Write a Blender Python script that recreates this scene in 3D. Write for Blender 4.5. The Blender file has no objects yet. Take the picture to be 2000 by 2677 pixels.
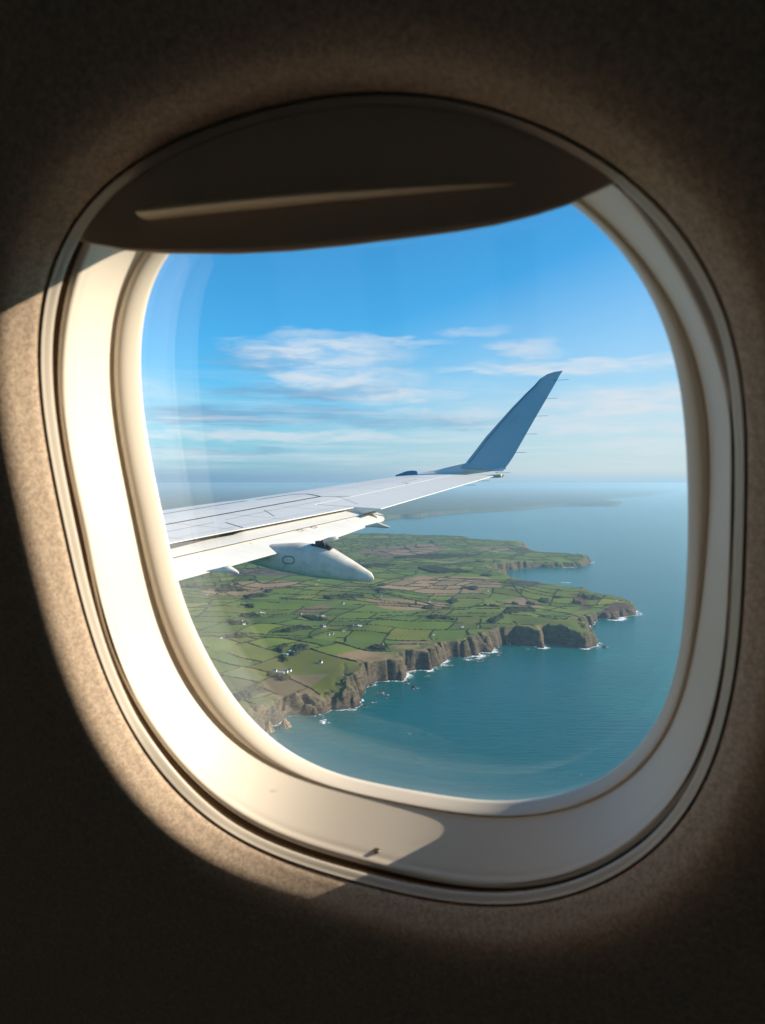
import bpy, bmesh, math, random
import numpy as np
from mathutils import Vector, Matrix

scn = bpy.context.scene
COL = scn.collection
R_ = math.radians

# ------------------------------------------------------------------ camera
FPX, CX, CY, HORZ = 1800.0, 1000.0, 1338.5, 1262.0
PITCH = math.atan((CY - HORZ) / FPX)
cam_d = bpy.data.cameras.new("camera")
cam = bpy.data.objects.new("camera", cam_d)
COL.objects.link(cam)
scn.camera = cam
cam.location = (0, 0, 0)
cam.rotation_euler = (R_(90) - PITCH, 0, 0)
cam_d.sensor_fit = 'HORIZONTAL'
cam_d.sensor_width = 36.0
cam_d.lens = 36.0 * FPX / 2000.0
cam_d.clip_start = 0.01
cam_d.clip_end = 400000.0
cam_d.dof.use_dof = True
cam_d.dof.focus_distance = 40.0
cam_d.dof.aperture_fstop = 20.0

# ------------------------------------------------------------------ render settings
scn.view_settings.view_transform = 'Standard'
scn.view_settings.look = 'None'
scn.view_settings.gamma = 1.0
scn.view_settings.exposure = 0.98
scn.render.engine = 'CYCLES'
cy = scn.cycles
cy.max_bounces = 12
cy.diffuse_bounces = 8
cy.glossy_bounces = 4
cy.transmission_bounces = 6
cy.transparent_max_bounces = 16
cy.volume_bounces = 2
cy.caustics_reflective = False
cy.caustics_refractive = False
cy.sample_clamp_indirect = 6.0
cy.use_denoising = True

# ------------------------------------------------------------------ sun and sky
SUN_AZ, SUN_EL = 90.0, 23.0
sun_dir = Vector((math.sin(R_(SUN_AZ)) * math.cos(R_(SUN_EL)), math.cos(R_(SUN_AZ)) * math.cos(R_(SUN_EL)), math.sin(R_(SUN_EL))))
sd = bpy.data.lights.new("sun", 'SUN')
sd.energy = 5.0
sd.angle = R_(0.5)
sd.color = (1.0, 0.87, 0.69)
sun = bpy.data.objects.new("sun", sd)
COL.objects.link(sun)
sun.rotation_euler = sun_dir.to_track_quat('Z', 'Y').to_euler()

world = bpy.data.worlds.new("World")
scn.world = world
world.use_nodes = True
WN = world.node_tree


class NG:
    """small node-building helper"""
    def __init__(self, nt):
        self.nt = nt

    def node(self, t, **kw):
        n = self.nt.nodes.new(t)
        for k, v in kw.items():
            setattr(n, k, v)
        return n

    def link(self, a, b):
        self.nt.links.new(a, b)

    def put(self, sock, v):
        if hasattr(v, 'links'):
            self.link(v, sock)
        elif isinstance(v, (tuple, list)) and sock.type == 'RGBA' and len(v) == 3:
            sock.default_value = (*v, 1)
        else:
            sock.default_value = v

    def m(self, op, a, b=None, c=None, clamp=False):
        n = self.node('ShaderNodeMath', operation=op, use_clamp=clamp)
        self.put(n.inputs[0], a)
        if b is not None:
            self.put(n.inputs[1], b)
        if c is not None:
            self.put(n.inputs[2], c)
        return n.outputs[0]

    def ramp(self, v, lo, hi, smooth=True):
        n = self.node('ShaderNodeMapRange', interpolation_type='SMOOTHSTEP' if smooth else 'LINEAR')
        self.put(n.inputs[0], v)
        n.inputs[1].default_value = lo
        n.inputs[2].default_value = hi
        return n.outputs[0]

    def mix(self, f, a, b, mode='MIX'):
        n = self.node('ShaderNodeMix', data_type='RGBA', blend_type=mode)
        self.put(n.inputs[0], f)
        self.put(n.inputs[6], a)
        self.put(n.inputs[7], b)
        return n.outputs[2]

    def noise(self, vec, scale, detail=4, rough=0.55, dist=0.0):
        n = self.node('ShaderNodeTexNoise')
        if vec is not None:
            self.link(vec, n.inputs['Vector'])
        n.inputs['Scale'].default_value = scale
        n.inputs['Detail'].default_value = detail
        n.inputs['Roughness'].default_value = rough
        n.inputs['Distortion'].default_value = dist
        return n.outputs[0]

    def comb(self, x, y, z=0.0):
        n = self.node('ShaderNodeCombineXYZ')
        for i, v in enumerate((x, y, z)):
            self.put(n.inputs[i], v)
        return n.outputs[0]


def build_sky():
    WN.nodes.clear()
    g = NG(WN)
    sky = g.node('ShaderNodeTexSky', sky_type='NISHITA')
    sky.sun_disc = False
    sky.sun_elevation = R_(SUN_EL)
    sky.sun_rotation = R_(SUN_AZ)
    sky.altitude = 500.0
    sky.air_density = 1.0
    sky.dust_density = 1.0
    sky.ozone_density = 2.0
    tc = g.node('ShaderNodeTexCoord')
    sep = g.node('ShaderNodeSeparateXYZ')
    g.link(tc.outputs['Generated'], sep.inputs[0])
    az = g.m('ARCTAN2', sep.outputs[0], sep.outputs[1])
    el = g.m('ARCSINE', sep.outputs[2])
    warp = g.noise(g.comb(g.m('MULTIPLY', az, 7.0), g.m('MULTIPLY', el, 26.0)), 1.6, 5, 0.6)
    warp2 = g.noise(g.comb(g.m('MULTIPLY', az, 13.0), g.m('MULTIPLY', el, 62.0), 3.3), 1.4, 6, 0.58, 0.35)
    wv = g.m('SUBTRACT', warp2, 0.5)
    azw = g.m('ADD', az, g.m('MULTIPLY', wv, 0.10))
    elw = g.m('ADD', el, g.m('MULTIPLY', g.m('SUBTRACT', warp, 0.5), 0.035))
    # white cloud banks: azimuth, elevation, half sizes (radians), strength
    banks = [(-.085, .184, .120, .022, .85), (-.05, .150, .105, .018, .9), (.03, .126, .085, .013, .8), (-.10, .205, .06, .01, .5),
             (-.16, .0665, .24, .0075, .75), (.205, .186, .045, .014, .6), (.30, .160, .20, .0095, .8), (.36, .110, .15, .020, .95), (.30, .075, .14, .010, .75), (.38, .05, .12, .010, .6),
             (.13, .213, .055, .006, .38), (-.02, .20, .10, .006, .6), (.12, .10, .10, .012, .55), (.28, .085, .12, .01, .6),
             (-.215, .034, .016, .006, .7), (.40, .125, .05, .01, .5), (-.6, .12, .3, .03, .7), (.75, .16, .25, .03, .7), (1.3, .1, .4, .04, .7), (-1.3, .15, .4, .03, .7)]
    acc = None
    for a0, e0, ha, he, st in banks:
        dx = g.m('MULTIPLY', g.m('SUBTRACT', azw, a0), 1 / ha)
        dy = g.m('MULTIPLY', g.m('SUBTRACT', elw, e0), 1 / he)
        d2 = g.m('ADD', g.m('MULTIPLY', dx, dx), g.m('MULTIPLY', dy, dy))
        b = g.m('MULTIPLY', g.ramp(d2, 1.9, 0.0), st)
        acc = b if acc is None else g.m('MAXIMUM', acc, b)
    tex = g.ramp(warp2, .30, .66)
    white = g.m('MULTIPLY', acc, g.m('ADD', 0.35, g.m('MULTIPLY', tex, 0.65)))
    # thin veil of stretched streaks low in the sky
    streak = g.noise(g.comb(g.m('MULTIPLY', az, 5.0), g.m('MULTIPLY', el, 95.0), 8.1), 1.0, 6, 0.6, 0.2)
    band = g.m('MULTIPLY', g.ramp(el, .20, .06), g.ramp(el, 0.0, .04))
    veil = g.m('MULTIPLY', g.m('MULTIPLY', g.ramp(streak, .42, .72), band), .55)
    white = g.m('MAXIMUM', white, veil)
    # blue grey undersides
    greys = [(-.235, .093, .10, .013, .65), (-.12, .098, .11, .011, .55), (-.10, .128, .12, .011, .65), (-.19, .175, .07, .014, .35), (.04, .088, .14, .010, .42), (-.22, .045, .09, .004, .4), (-.16, .168, .06, .012, .4)]
    gacc = None
    for a0, e0, ha, he, st in greys:
        dx = g.m('MULTIPLY', g.m('SUBTRACT', azw, a0), 1 / ha)
        dy = g.m('MULTIPLY', g.m('SUBTRACT', elw, e0), 1 / he)
        d2 = g.m('ADD', g.m('MULTIPLY', dx, dx), g.m('MULTIPLY', dy, dy))
        b = g.m('MULTIPLY', g.ramp(d2, 1.9, 0.0), st)
        gacc = b if gacc is None else g.m('MAXIMUM', gacc, b)
    gacc = g.m('MULTIPLY', gacc, g.m('ADD', .55, g.m('MULTIPLY', tex, .65)))
    base = g.mix(1.0, sky.outputs[0], SKY_TINT, 'MULTIPLY')
    # moist air whitens the lowest degrees, more so towards the sun
    top_of = g.m('ADD', .17, g.m('MULTIPLY', g.ramp(az, -.35, .75), .24))
    up = g.m('DIVIDE', el, top_of)
    mist = g.m('POWER', g.ramp(up, 1.0, -.05, False), 1.15)
    low = g.mix(g.ramp(el, .045, -.004), MIST_L, (1.15, 2.35, 3.65))
    c1 = g.mix(mist, base, g.mix(g.ramp(az, -.32, .36), low, MIST_R))
    c1 = g.mix(g.ramp(el, .022, -.003), c1, g.mix(g.ramp(az, -.32, .36), (1.35, 2.45, 3.6), (2.6, 4.0, 4.95)))
    c2 = g.mix(gacc, c1, GREY_COL)
    c3 = g.mix(white, c2, CLOUD_COL)
    bg = g.node('ShaderNodeBackground')
    bg.inputs[1].default_value = 0.086
    g.link(c3, bg.inputs[0])
    out = g.node('ShaderNodeOutputWorld')
    g.link(bg.outputs[0], out.inputs[0])


SKY_TINT = (0.27, 0.98, 1.28)
MIST_L = (2.05, 3.4, 4.45)
MIST_R = (4.2, 4.75, 5.05)
GREY_COL = (1.25, 2.35, 3.7)
CLOUD_COL = (4.6, 5.0, 5.4)
build_sky()


# ------------------------------------------------------------------ helpers
def tag(o, label=None, cat=None, group=None, kind=None):
    if label:
        o["label"] = label
    if cat:
        o["category"] = cat
    if group:
        o["group"] = group
    if kind:
        o["kind"] = kind
    return o


def empty(name, loc=(0, 0, 0)):
    o = bpy.data.objects.new(name, None)
    o.empty_display_size = 0.05
    o.location = loc
    COL.objects.link(o)
    return o


def link_mesh(name, me, mats, parent=None, smooth=True):
    o = bpy.data.objects.new(name, me)
    for m in (mats if isinstance(mats, (list, tuple)) else [mats]):
        me.materials.append(m)
    COL.objects.link(o)
    if parent is not None:
        o.parent = parent
        o.location = -Vector(parent.location)
    if smooth:
        me.polygons.foreach_set("use_smooth", np.ones(len(me.polygons), dtype=bool))
    me.update()
    return o


def obj_bm(name, bm, mats, parent=None, smooth=True, recalc=True):
    if recalc:
        bmesh.ops.recalc_face_normals(bm, faces=bm.faces[:])
    me = bpy.data.meshes.new(name)
    bm.to_mesh(me)
    bm.free()
    return link_mesh(name, me, mats, parent, smooth)


def np_mesh(name, verts, quads):
    me = bpy.data.meshes.new(name)
    nv, nq = len(verts), len(quads)
    me.vertices.add(nv)
    me.vertices.foreach_set("co", np.ascontiguousarray(verts, np.float32).ravel())
    me.loops.add(nq * 4)
    me.loops.foreach_set("vertex_index", np.ascontiguousarray(quads, np.int32).ravel())
    me.polygons.add(nq)
    me.polygons.foreach_set("loop_start", np.arange(0, nq * 4, 4, dtype=np.int32))
    me.update(calc_edges=True)
    return me


def add_box(bm, C, X, Y, Z, sx, sy, sz):
    vs = [bm.verts.new(C + X * sx * a + Y * sy * b_ + Z * sz * c) for a in (-1, 1) for b_ in (-1, 1) for c in (-1, 1)]
    for f in ((0, 1, 3, 2), (4, 6, 7, 5), (0, 4, 5, 1), (2, 3, 7, 6), (0, 2, 6, 4), (1, 5, 7, 3)):
        bm.faces.new([vs[i] for i in f])


def add_rod(bm, a, b_, r, n=8):
    d = (b_ - a).normalized()
    x = d.orthogonal().normalized()
    y = d.cross(x)
    r1 = [bm.verts.new(a + (x * math.cos(2 * math.pi * i / n) + y * math.sin(2 * math.pi * i / n)) * r) for i in range(n)]
    r2 = [bm.verts.new(b_ + (x * math.cos(2 * math.pi * i / n) + y * math.sin(2 * math.pi * i / n)) * r) for i in range(n)]
    for i in range(n):
        j = (i + 1) % n
        bm.faces.new((r1[i], r1[j], r2[j], r2[i]))
    bm.faces.new(r1)
    bm.faces.new(list(reversed(r2)))


def auto_smooth(o, deg=35):
    me = o.data
    bm = bmesh.new()
    bm.from_mesh(me)
    lim = R_(deg)
    for e in bm.edges:
        e.smooth = not (len(e.link_faces) == 2 and e.calc_face_angle(0) > lim)
    bm.to_mesh(me)
    bm.free()


def mat(name, color=(.8, .8, .8), rough=.5, spec=.5, metal=0.0):
    m = bpy.data.materials.new(name)
    m.use_nodes = True
    b = m.node_tree.nodes['Principled BSDF']
    b.inputs['Base Color'].default_value = (*color, 1)
    b.inputs['Roughness'].default_value = rough
    b.inputs['Specular IOR Level'].default_value = spec
    b.inputs['Metallic'].default_value = metal
    return m, NG(m.node_tree), b


def ray(px, py):
    """direction (world) of a point of the 2000 x 2677 frame"""
    x = (px - CX) / FPX
    y = -(py - CY) / FPX
    c, s = math.cos(PITCH), math.sin(PITCH)
    return Vector((x, c + y * s, -s + y * c))


# ------------------------------------------------------------------ cabin window frame of reference
WU = Vector((0.9437679461258818, -0.3305580609708744, 0.005782057809313368))   # aft along the cabin wall
WNV = Vector((0.31198451980806363, 0.8962537337990548, 0.31526957362134517))   # outward
WV = Vector((-0.10939708984002529, -0.29573740544345833, 0.9489845434758697))  # up along the wall
WC = Vector((-0.015374126662890354, 0.32080858274183116, -0.04616479464101039))
DEP = 0.06427


def wp(u, n, v):
    return WC + WU * u + WNV * n + WV * v


LC = {
    0: [0.191975, -0.003715, -0.003231, -0.017347, 0.001363, 0.001127, -9.8e-05, -0.006975, 0.000956, 0.000443, -5e-05, 0.000946, -0.000464, -0.000755, -0.000449, 0.000192, -2.6e-05, 0.00029, -1.7e-05],
    1: [0.190133, -0.003662, -0.001412, -0.018446, 0.000883, 0.001417, -0.001274, -0.005861, 0.000766, 0.000306, 0.00019, 0.000503, 3.4e-05, -0.000678, -0.000616, -0.00038, -1e-05, 0.000437, 8.2e-05],
    2: [0.187285, -0.002879, -0.001293, -0.017793, 0.000977, 3e-05, -0.001691, -0.005784, 0.000839, 0.001171, -8.5e-05, 0.000949, 0.000198, -0.000765, -3e-05, -0.000856, 0.000144, 0.000264, -0.000173],
    3: [0.178857, -0.003413, -0.000859, -0.013072, -0.000471, 0.000414, -0.000746, -0.007821, 0.000754, 0.001547, 0.000555, 0.001093, 0.000749, -0.00099, 3.9e-05, 3.4e-05, -0.000285, 0.000296, -0.00015],
    4: [0.172169, 0.000255, -0.000548, -0.01781, -0.001796, 0.000393, -0.000454, -0.0066, -3.4e-05, 0.000216, 0.000107, 0.001613, 0.000844, -0.000634, -0.000409, -0.000207, -0.000175, 0.000448, 7.8e-05]}
NA = 200
TH = np.linspace(0, 2 * np.pi, NA, endpoint=False)
LR = {}
for k_, c_ in LC.items():
    r_ = np.full(NA, c_[0])
    for j_ in range(1, 10):
        r_ = r_ + c_[2 * j_ - 1] * np.cos(j_ * TH) + c_[2 * j_] * np.sin(j_ * TH)
    LR[k_] = r_


def ring_sweep(name, rings, mats, parent=None, close_ends=False, curve=None):
    """rings: list of (radius array, outward depth array or number) round the window axis"""
    bm = bmesh.new()
    rows = []
    for rr, nn in rings:
        rr = np.broadcast_to(rr, (NA,))
        nn = np.broadcast_to(nn, (NA,))
        row = []
        for i in range(NA):
            u, v = rr[i] * math.cos(TH[i]), rr[i] * math.sin(TH[i])
            n = nn[i]
            if curve:
                n = curve(u, v, n)
            row.append(bm.verts.new(wp(u, n, v)))
        rows.append(row)
    for a, b in zip(rows[:-1], rows[1:]):
        for i in range(NA):
            j = (i + 1) % NA
            bm.faces.new((a[i], a[j], b[j], b[i]))
    return obj_bm(name, bm, mats, parent, True, True)


# ------------------------------------------------------------------ cabin materials
m_cream, g, b = mat("cream_plastic", (.76, .70, .61), .42, .35)
tc = g.node('ShaderNodeTexCoord')
nz = g.noise(tc.outputs['Object'], 900, 3)
n2 = g.noise(tc.outputs['Object'], 18, 4)
g.link(g.mix(g.m('MULTIPLY', n2, .35), (.87, .77, .645), (.82, .715, .59)), b.inputs['Base Color'])
bp = g.node('ShaderNodeBump')
bp.inputs['Strength'].default_value = .08
bp.inputs['Distance'].default_value = .0004
g.link(nz, bp.inputs['Height'])
g.link(bp.outputs[0], b.inputs['Normal'])

m_ring, g, b = mat("trim_plastic", (.66, .58, .48), .35, .45)
m_shade, g, b = mat("shade_plastic", (.66, .49, .34), .5, .3)
m_dark, g, b = mat("shade_track_rubber", (.17, .105, .06), .8, .2)
m_screw, g, b = mat("screw_steel", (.16, .12, .08), .4, .5, .6)

m_wall, g, b = mat("wall_vinyl", (.3, .27, .23), .75, .2)
tc = g.node('ShaderNodeTexCoord')
s1 = g.noise(tc.outputs['Object'], 1100, 3, .6)
s2 = g.noise(tc.outputs['Object'], 380, 3, .6)
sp = g.m('ADD', g.m('MULTIPLY', s1, .6), g.m('MULTIPLY', s2, .4))
g.link(g.mix(g.ramp(sp, .38, .62), (.41, .305, .225), (.73, .56, .41)), b.inputs['Base Color'])
bp = g.node('ShaderNodeBump')
bp.inputs['Strength'].default_value = .35
bp.inputs['Distance'].default_value = .0008
g.link(sp, bp.inputs['Height'])
g.link(bp.outputs[0], b.inputs['Normal'])
m_shell, g, b = mat("cabin_lining", (.72, .48, .39), .8, .2)
m_skin, g, b = mat("fuselage_paint", (.7, .7, .72), .4, .5)


def glass_mat(name, haze, seed):
    m = bpy.data.materials.new(name)
    m.use_nodes = True
    nt = m.node_tree
    nt.nodes.clear()
    g = NG(nt)
    tc = g.node('ShaderNodeTexCoord')
    geo = g.node('ShaderNodeNewGeometry')
    dot = g.node('ShaderNodeVectorMath', operation='DOT_PRODUCT')
    g.link(geo.outputs['Normal'], dot.inputs[0])
    g.link(geo.outputs['Incoming'], dot.inputs[1])
    fz = g.m('POWER', g.m('SUBTRACT', 1.0, g.m('ABSOLUTE', dot.outputs['Value']), clamp=True), 5.0)
    fr = g.m('ADD', .04, g.m('MULTIPLY', fz, .96))
    tr = g.node('ShaderNodeBsdfTransparent')
    gl = g.node('ShaderNodeBsdfGlossy')
    gl.inputs['Roughness'].default_value = .04
    gl.inputs['Color'].default_value = (1, 1, 1, 1)
    mx = g.node('ShaderNodeMixShader')
    g.link(g.m('MULTIPLY', fr, 1.15, clamp=True), mx.inputs[0])
    g.link(tr.outputs[0], mx.inputs[1])
    g.link(gl.outputs[0], mx.inputs[2])
    # fine scuffs and wiped streaks in the acrylic
    mp = g.node('ShaderNodeMapping')
    mp.inputs['Scale'].default_value = (60, 60, 3)
    mp.inputs['Location'].default_value = (seed, seed * 2, seed * 3)
    g.link(tc.outputs['Object'], mp.inputs[0])
    st = g.noise(mp.outputs[0], 1.0, 3, .6)
    sp = g.noise(tc.outputs['Object'], 160, 2, .5)
    hz = g.m('ADD', g.m('MULTIPLY', g.ramp(st, .45, .75), haze), g.m('MULTIPLY', g.ramp(sp, .74, .80), haze * 4))
    df = g.node('ShaderNodeBsdfDiffuse')
    df.inputs[0].default_value = (.8, .8, .8, 1)
    tl = g.node('ShaderNodeBsdfTranslucent')
    tl.inputs[0].default_value = (.8, .8, .8, 1)
    ad = g.node('ShaderNodeMixShader')
    ad.inputs[0].default_value = .6
    g.link(df.outputs[0], ad.inputs[1])
    g.link(tl.outputs[0], ad.inputs[2])
    m2 = g.node('ShaderNodeMixShader')
    g.link(hz, m2.inputs[0])
    g.link(mx.outputs[0], m2.inputs[1])
    g.link(ad.outputs[0], m2.inputs[2])
    out = g.node('ShaderNodeOutputMaterial')
    g.link(m2.outputs[0], out.inputs[0])
    return m


# ------------------------------------------------------------------ cabin structure
def wall_curve(u, v, n):
    return n


rings = [(LR[0] + .0006, .0186), (LR[0] + .0006, .0078)]
po, pn = .0007, .0064
rings.append((LR[0] + po, pn))
for i in range(3):                       # flat funnel face, then a rolled edge of growing radius
    po += .0034 * math.sin(R_(34))
    pn -= .0034 * math.cos(R_(34))
    rings.append((LR[0] + po, pn))
for a0, a1, rad_c, n_c in ((34, 64, .018, 7), (64, 76, .040, 5), (76, 90, .110, 7)):
    for i in range(n_c):
        p0, p1 = R_(a0 + (a1 - a0) * i / n_c), R_(a0 + (a1 - a0) * (i + 1) / n_c)
        po += rad_c * (math.cos(p0) - math.cos(p1))
        pn -= rad_c * (math.sin(p1) - math.sin(p0))
        rings.append((LR[0] + po, pn))
LH = -pn
for o_ in (po + .02, po + .05, .16, .26, .45, .8, 1.3):
    rr = LR[0] + o_
    vv = rr * np.sin(TH)
    rings.append((rr, -LH - .0 * vv - np.maximum(0, np.abs(vv) - .25) ** 2 * .25))
w = ring_sweep("cabin_wall", rings, m_wall)
tag(w, kind="structure")

# dark cabin behind the camera: one open-fronted lining
bm = bmesh.new()
fr_, bk_ = [], []
for (u, v) in ((-1.5, -1.4), (1.5, -1.4), (1.5, 1.4), (-1.5, 1.4)):
    fr_.append(bm.verts.new(wp(u, .090, v)))
    bk_.append(bm.verts.new(wp(u, -2.4, v)))
for i in range(4):
    j = (i + 1) % 4
    bm.faces.new((fr_[i], fr_[j], bk_[j], bk_[i]))
WX = (-1.10, -.55, 0.0, .55, 1.10)
xs = [-1.5] + [x + d for x in WX for d in (-.20, .20)] + [1.5]
ys = [-1.4, -.42, .40, 1.4]
gv = [[bm.verts.new(wp(x, -2.4, y)) for y in ys] for x in xs]
for i in range(len(xs) - 1):
    for j in range(3):
        f = bm.faces.new((gv[i][j], gv[i + 1][j], gv[i + 1][j + 1], gv[i][j + 1]))
        if j == 1 and i % 2 == 1:                # unseen opposite windows with translucent blinds, added to warm the cabin fill
            f.material_index = 1
bmesh.ops.remove_doubles(bm, verts=bm.verts[:], dist=.0005)
m_fill_blind = bpy.data.materials.new("fill_blind")
m_fill_blind.use_nodes = True
m_fill_blind.node_tree.nodes.clear()
g = NG(m_fill_blind.node_tree)
tl_ = g.node('ShaderNodeBsdfTranslucent')
tl_.inputs[0].default_value = (.95, .50, .40, 1)
g.link(tl_.outputs[0], g.node('ShaderNodeOutputMaterial').inputs[0])
cs = obj_bm("cabin_lining", bm, [m_shell, m_fill_blind], None, False)
tag(cs, kind="structure")

rings = [(LR[4] + .0056, DEP + .0005), (LR[4] + .0056, DEP + .0060), (LR[4] + .080, .0945), (LR[4] + .3, .0965), (LR[4] + 2.6, .0965)]
sk = ring_sweep("fuselage_wall", rings, m_skin)
tag(sk, kind="structure")

# ------------------------------------------------------------------ the window
win = empty("cabin_window", wp(0, 0, 0))
tag(win, "rounded airplane cabin window with cream surround looking out on the wing", "window")
mid01 = (LR[0] + LR[1]) / 2
RG = np.minimum(LR[1], LR[0] - .0032)
ring_sweep("trim_ring", [(LR[0] - .0004, .0160), (LR[0] - .0004, .0092), (LR[0] - .0009, .0083), (LR[0] * .75 + RG * .25, .0090), (LR[0] * .4 + RG * .6, .0106), (LR[0] * .12 + RG * .88, .0121),
                         (RG, .0131), (RG + .0002, .0137), (RG + .003, .0141), (LR[0] - .0020, .0142)], m_ring, win)
ring_sweep("shade_track", [(LR[0] + .004, .0184), (LR[0] - .004, .0188), (LR[2] + .0105, .0214), (LR[2] + .0098, .0268), (LR[2] + .005, .0285)], m_dark, win)
rv = [(LR[2] + .0066, .0290), (LR[2] + .0068, .0238), (LR[2] + .0060, .0208), (LR[2] + .0042, .0188), (LR[2] + .0020, .0183), (LR[2] + .0003, .0193), (LR[2] + .0004, .0215)]
for k in np.linspace(.06, 1, 12):
    rv.append((LR[2] * (1 - k) + LR[3] * k, .0215 + (.0555 - .0215) * k))
ring_sweep("window_surround", rv, m_cream, win)
rim = []
for k in np.linspace(0, 1, 15):
    rim.append((LR[3] * (1 - k) + LR[4] * k + .0003 * (1 - k), .0554 + (DEP - .0554) * k - .0050 * math.sin(math.pi * k) ** .75))
rim += [(LR[4] + .0010, DEP + .0016), (LR[4] + .0060, DEP + .0026)]
ring_sweep("inner_rim", rim, m_cream, win)


def pane(name, rr, n, m):
    bm = bmesh.new()
    rows = []
    for f in (.12, .35, .6, .85, 1.0):
        rows.append([bm.verts.new(wp(rr[i] * f * math.cos(TH[i]), n, rr[i] * f * math.sin(TH[i]))) for i in range(NA)])
    bm.faces.new(rows[0])
    for a, b_ in zip(rows[:-1], rows[1:]):
        for i in range(NA):
            j = (i + 1) % NA
            bm.faces.new((a[i], a[j], b_[j], b_[i]))
    return obj_bm(name, bm, m, win, True)


pane("inner_pane", LR[4] + .0035, DEP + .0030, glass_mat("inner_acrylic", .0035, 1.7))
pane("outer_pane", LR[4] + .030, DEP + .0165, glass_mat("outer_acrylic", .004, 5.1))
m_spk = glass_mat("drilled_acrylic", .13, 2.2)
for nm_, px_, py_, rs_ in (("breather_hole", 1073, 1917, .0013), ("dust_speck", 786, 722, .0008), ("dust_speck", 1520, 2023, .0007), ("dust_speck", 655, 1725, .0011), ("dust_speck", 650, 1212, .0009)):
    bm = bmesh.new()
    bd = ray(px_, py_)
    bc = bd * ((WC + WNV * (DEP + .0152)).dot(WNV) / bd.dot(WNV))
    hr = [bm.verts.new(bc + (WU * math.cos(2 * math.pi * i / 16) + WV * math.sin(2 * math.pi * i / 16)) * rs_) for i in range(16)]
    hr2 = [bm.verts.new(bc - WNV * .0008 + (WU * math.cos(2 * math.pi * i / 16) + WV * math.sin(2 * math.pi * i / 16)) * rs_ * .6) for i in range(16)]
    for i in range(16):
        bm.faces.new((hr[i], hr[(i + 1) % 16], hr2[(i + 1) % 16], hr2[i]))
    bm.faces.new(hr2)
    obj_bm(nm_, bm, m_spk, win)
# small worn fixing screw low on the surround
su, sv = -.0182, -.1926
bm = bmesh.new()
bmesh.ops.create_uvsphere(bm, u_segments=16, v_segments=8, radius=.0022)
bmesh.ops.scale(bm, verts=bm.verts[:], vec=(1, 1, .35))
ii = int(round((math.atan2(sv, su) % (2 * math.pi)) / (2 * math.pi) * NA)) % NA
k_ = .13
rad_ = LR[2][ii] * (1 - k_) + LR[3][ii] * k_
ax = Vector((math.cos(TH[ii]), 0, math.sin(TH[ii])))
nrm = -(WU * ax.x + WV * ax.z)
bmesh.ops.transform(bm, matrix=Matrix.Translation(wp(rad_ * ax.x, .0215 + .034 * k_, rad_ * ax.z)) @ nrm.to_track_quat('Z', 'Y').to_matrix().to_4x4(), verts=bm.verts[:])
obj_bm("screw", bm, m_screw, win)

# ------------------------------------------------------------------ window shade
sh = empty("window_shade", wp(0, .010, .17))
tag(sh, "dark window blind pulled a quarter down with a long lip handle", "window blind")
SHU = [-0.154, -0.139, -0.1204, -0.1118, -0.0972, -0.0754, -0.0405, -0.014, 0.0114, 0.0354, 0.058, 0.0743, 0.0881, 0.1014, 0.108, 0.1149, 0.132, 0.154]
SHV = [0.181, 0.172, 0.1631, 0.1603, 0.1562, 0.1524, 0.1484, 0.1466, 0.1459, 0.1458, 0.1458, 0.1464, 0.1479, 0.1502, 0.1525, 0.1545, 0.162, 0.174]
bm = bmesh.new()
uu = LR[1] * np.cos(TH)
vv = LR[1] * np.sin(TH)
topm = (TH > 0) & (TH < math.pi)
o_ = np.argsort(uu[topm])
US = np.linspace(-.150, .150, 80)
fr_, bk_ = [], []
for u in US:
    vt = float(np.interp(u, uu[topm][o_], vv[topm][o_])) + .010
    vb = float(np.interp(u, SHU, SHV))
    vt = max(vt, vb + .004)
    c1, c2 = [], []
    for q, dn in ((0, .0016), (.012, .0004), (.05, 0), (.3, 0), (.6, 0), (1, 0)):
        v = vb + (vt - vb) * q
        c1.append(bm.verts.new(wp(u, .0147 + dn, v)))
        c2.append(bm.verts.new(wp(u, .0180 - dn, v)))
    fr_.append(c1)
    bk_.append(c2)
for a, b_ in zip(fr_[:-1], fr_[1:]):
    for q in range(5):
        bm.faces.new((a[q], b_[q], b_[q + 1], a[q + 1]))
for a, b_ in zip(bk_[:-1], bk_[1:]):
    for q in range(5):
        bm.faces.new((a[q], a[q + 1], b_[q + 1], b_[q]))
for i in range(len(US) - 1):
    bm.faces.new((fr_[i][0], bk_[i][0], bk_[i + 1][0], fr_[i + 1][0]))
obj_bm("blind_panel", bm, m_shade, sh)
bm = bmesh.new()
secs = []
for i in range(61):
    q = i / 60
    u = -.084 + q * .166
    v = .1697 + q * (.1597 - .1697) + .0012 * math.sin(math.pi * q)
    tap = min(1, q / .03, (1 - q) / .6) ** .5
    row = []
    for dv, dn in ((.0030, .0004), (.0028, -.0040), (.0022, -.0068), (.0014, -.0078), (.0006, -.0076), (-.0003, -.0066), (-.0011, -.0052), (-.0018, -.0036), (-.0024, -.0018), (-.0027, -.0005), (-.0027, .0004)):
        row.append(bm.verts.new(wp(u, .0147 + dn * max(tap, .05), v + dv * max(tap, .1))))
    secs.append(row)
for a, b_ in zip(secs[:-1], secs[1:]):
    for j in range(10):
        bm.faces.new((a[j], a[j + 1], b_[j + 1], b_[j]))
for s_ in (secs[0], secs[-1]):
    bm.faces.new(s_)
obj_bm("handle", bm, mat("lit_handle_plastic", (.86, .70, .48), .4, .4)[0], sh)  # blind's plastic made lighter: the handle's highlight is put into its colour

# ------------------------------------------------------------------ the wing
FW = Vector((-.9438, .3306, 0)).normalized()     # forward
SP = Vector((.3306, .9438, 0)).normalized()      # out along the span
ZU = Vector((0, 0, 1))


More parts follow.
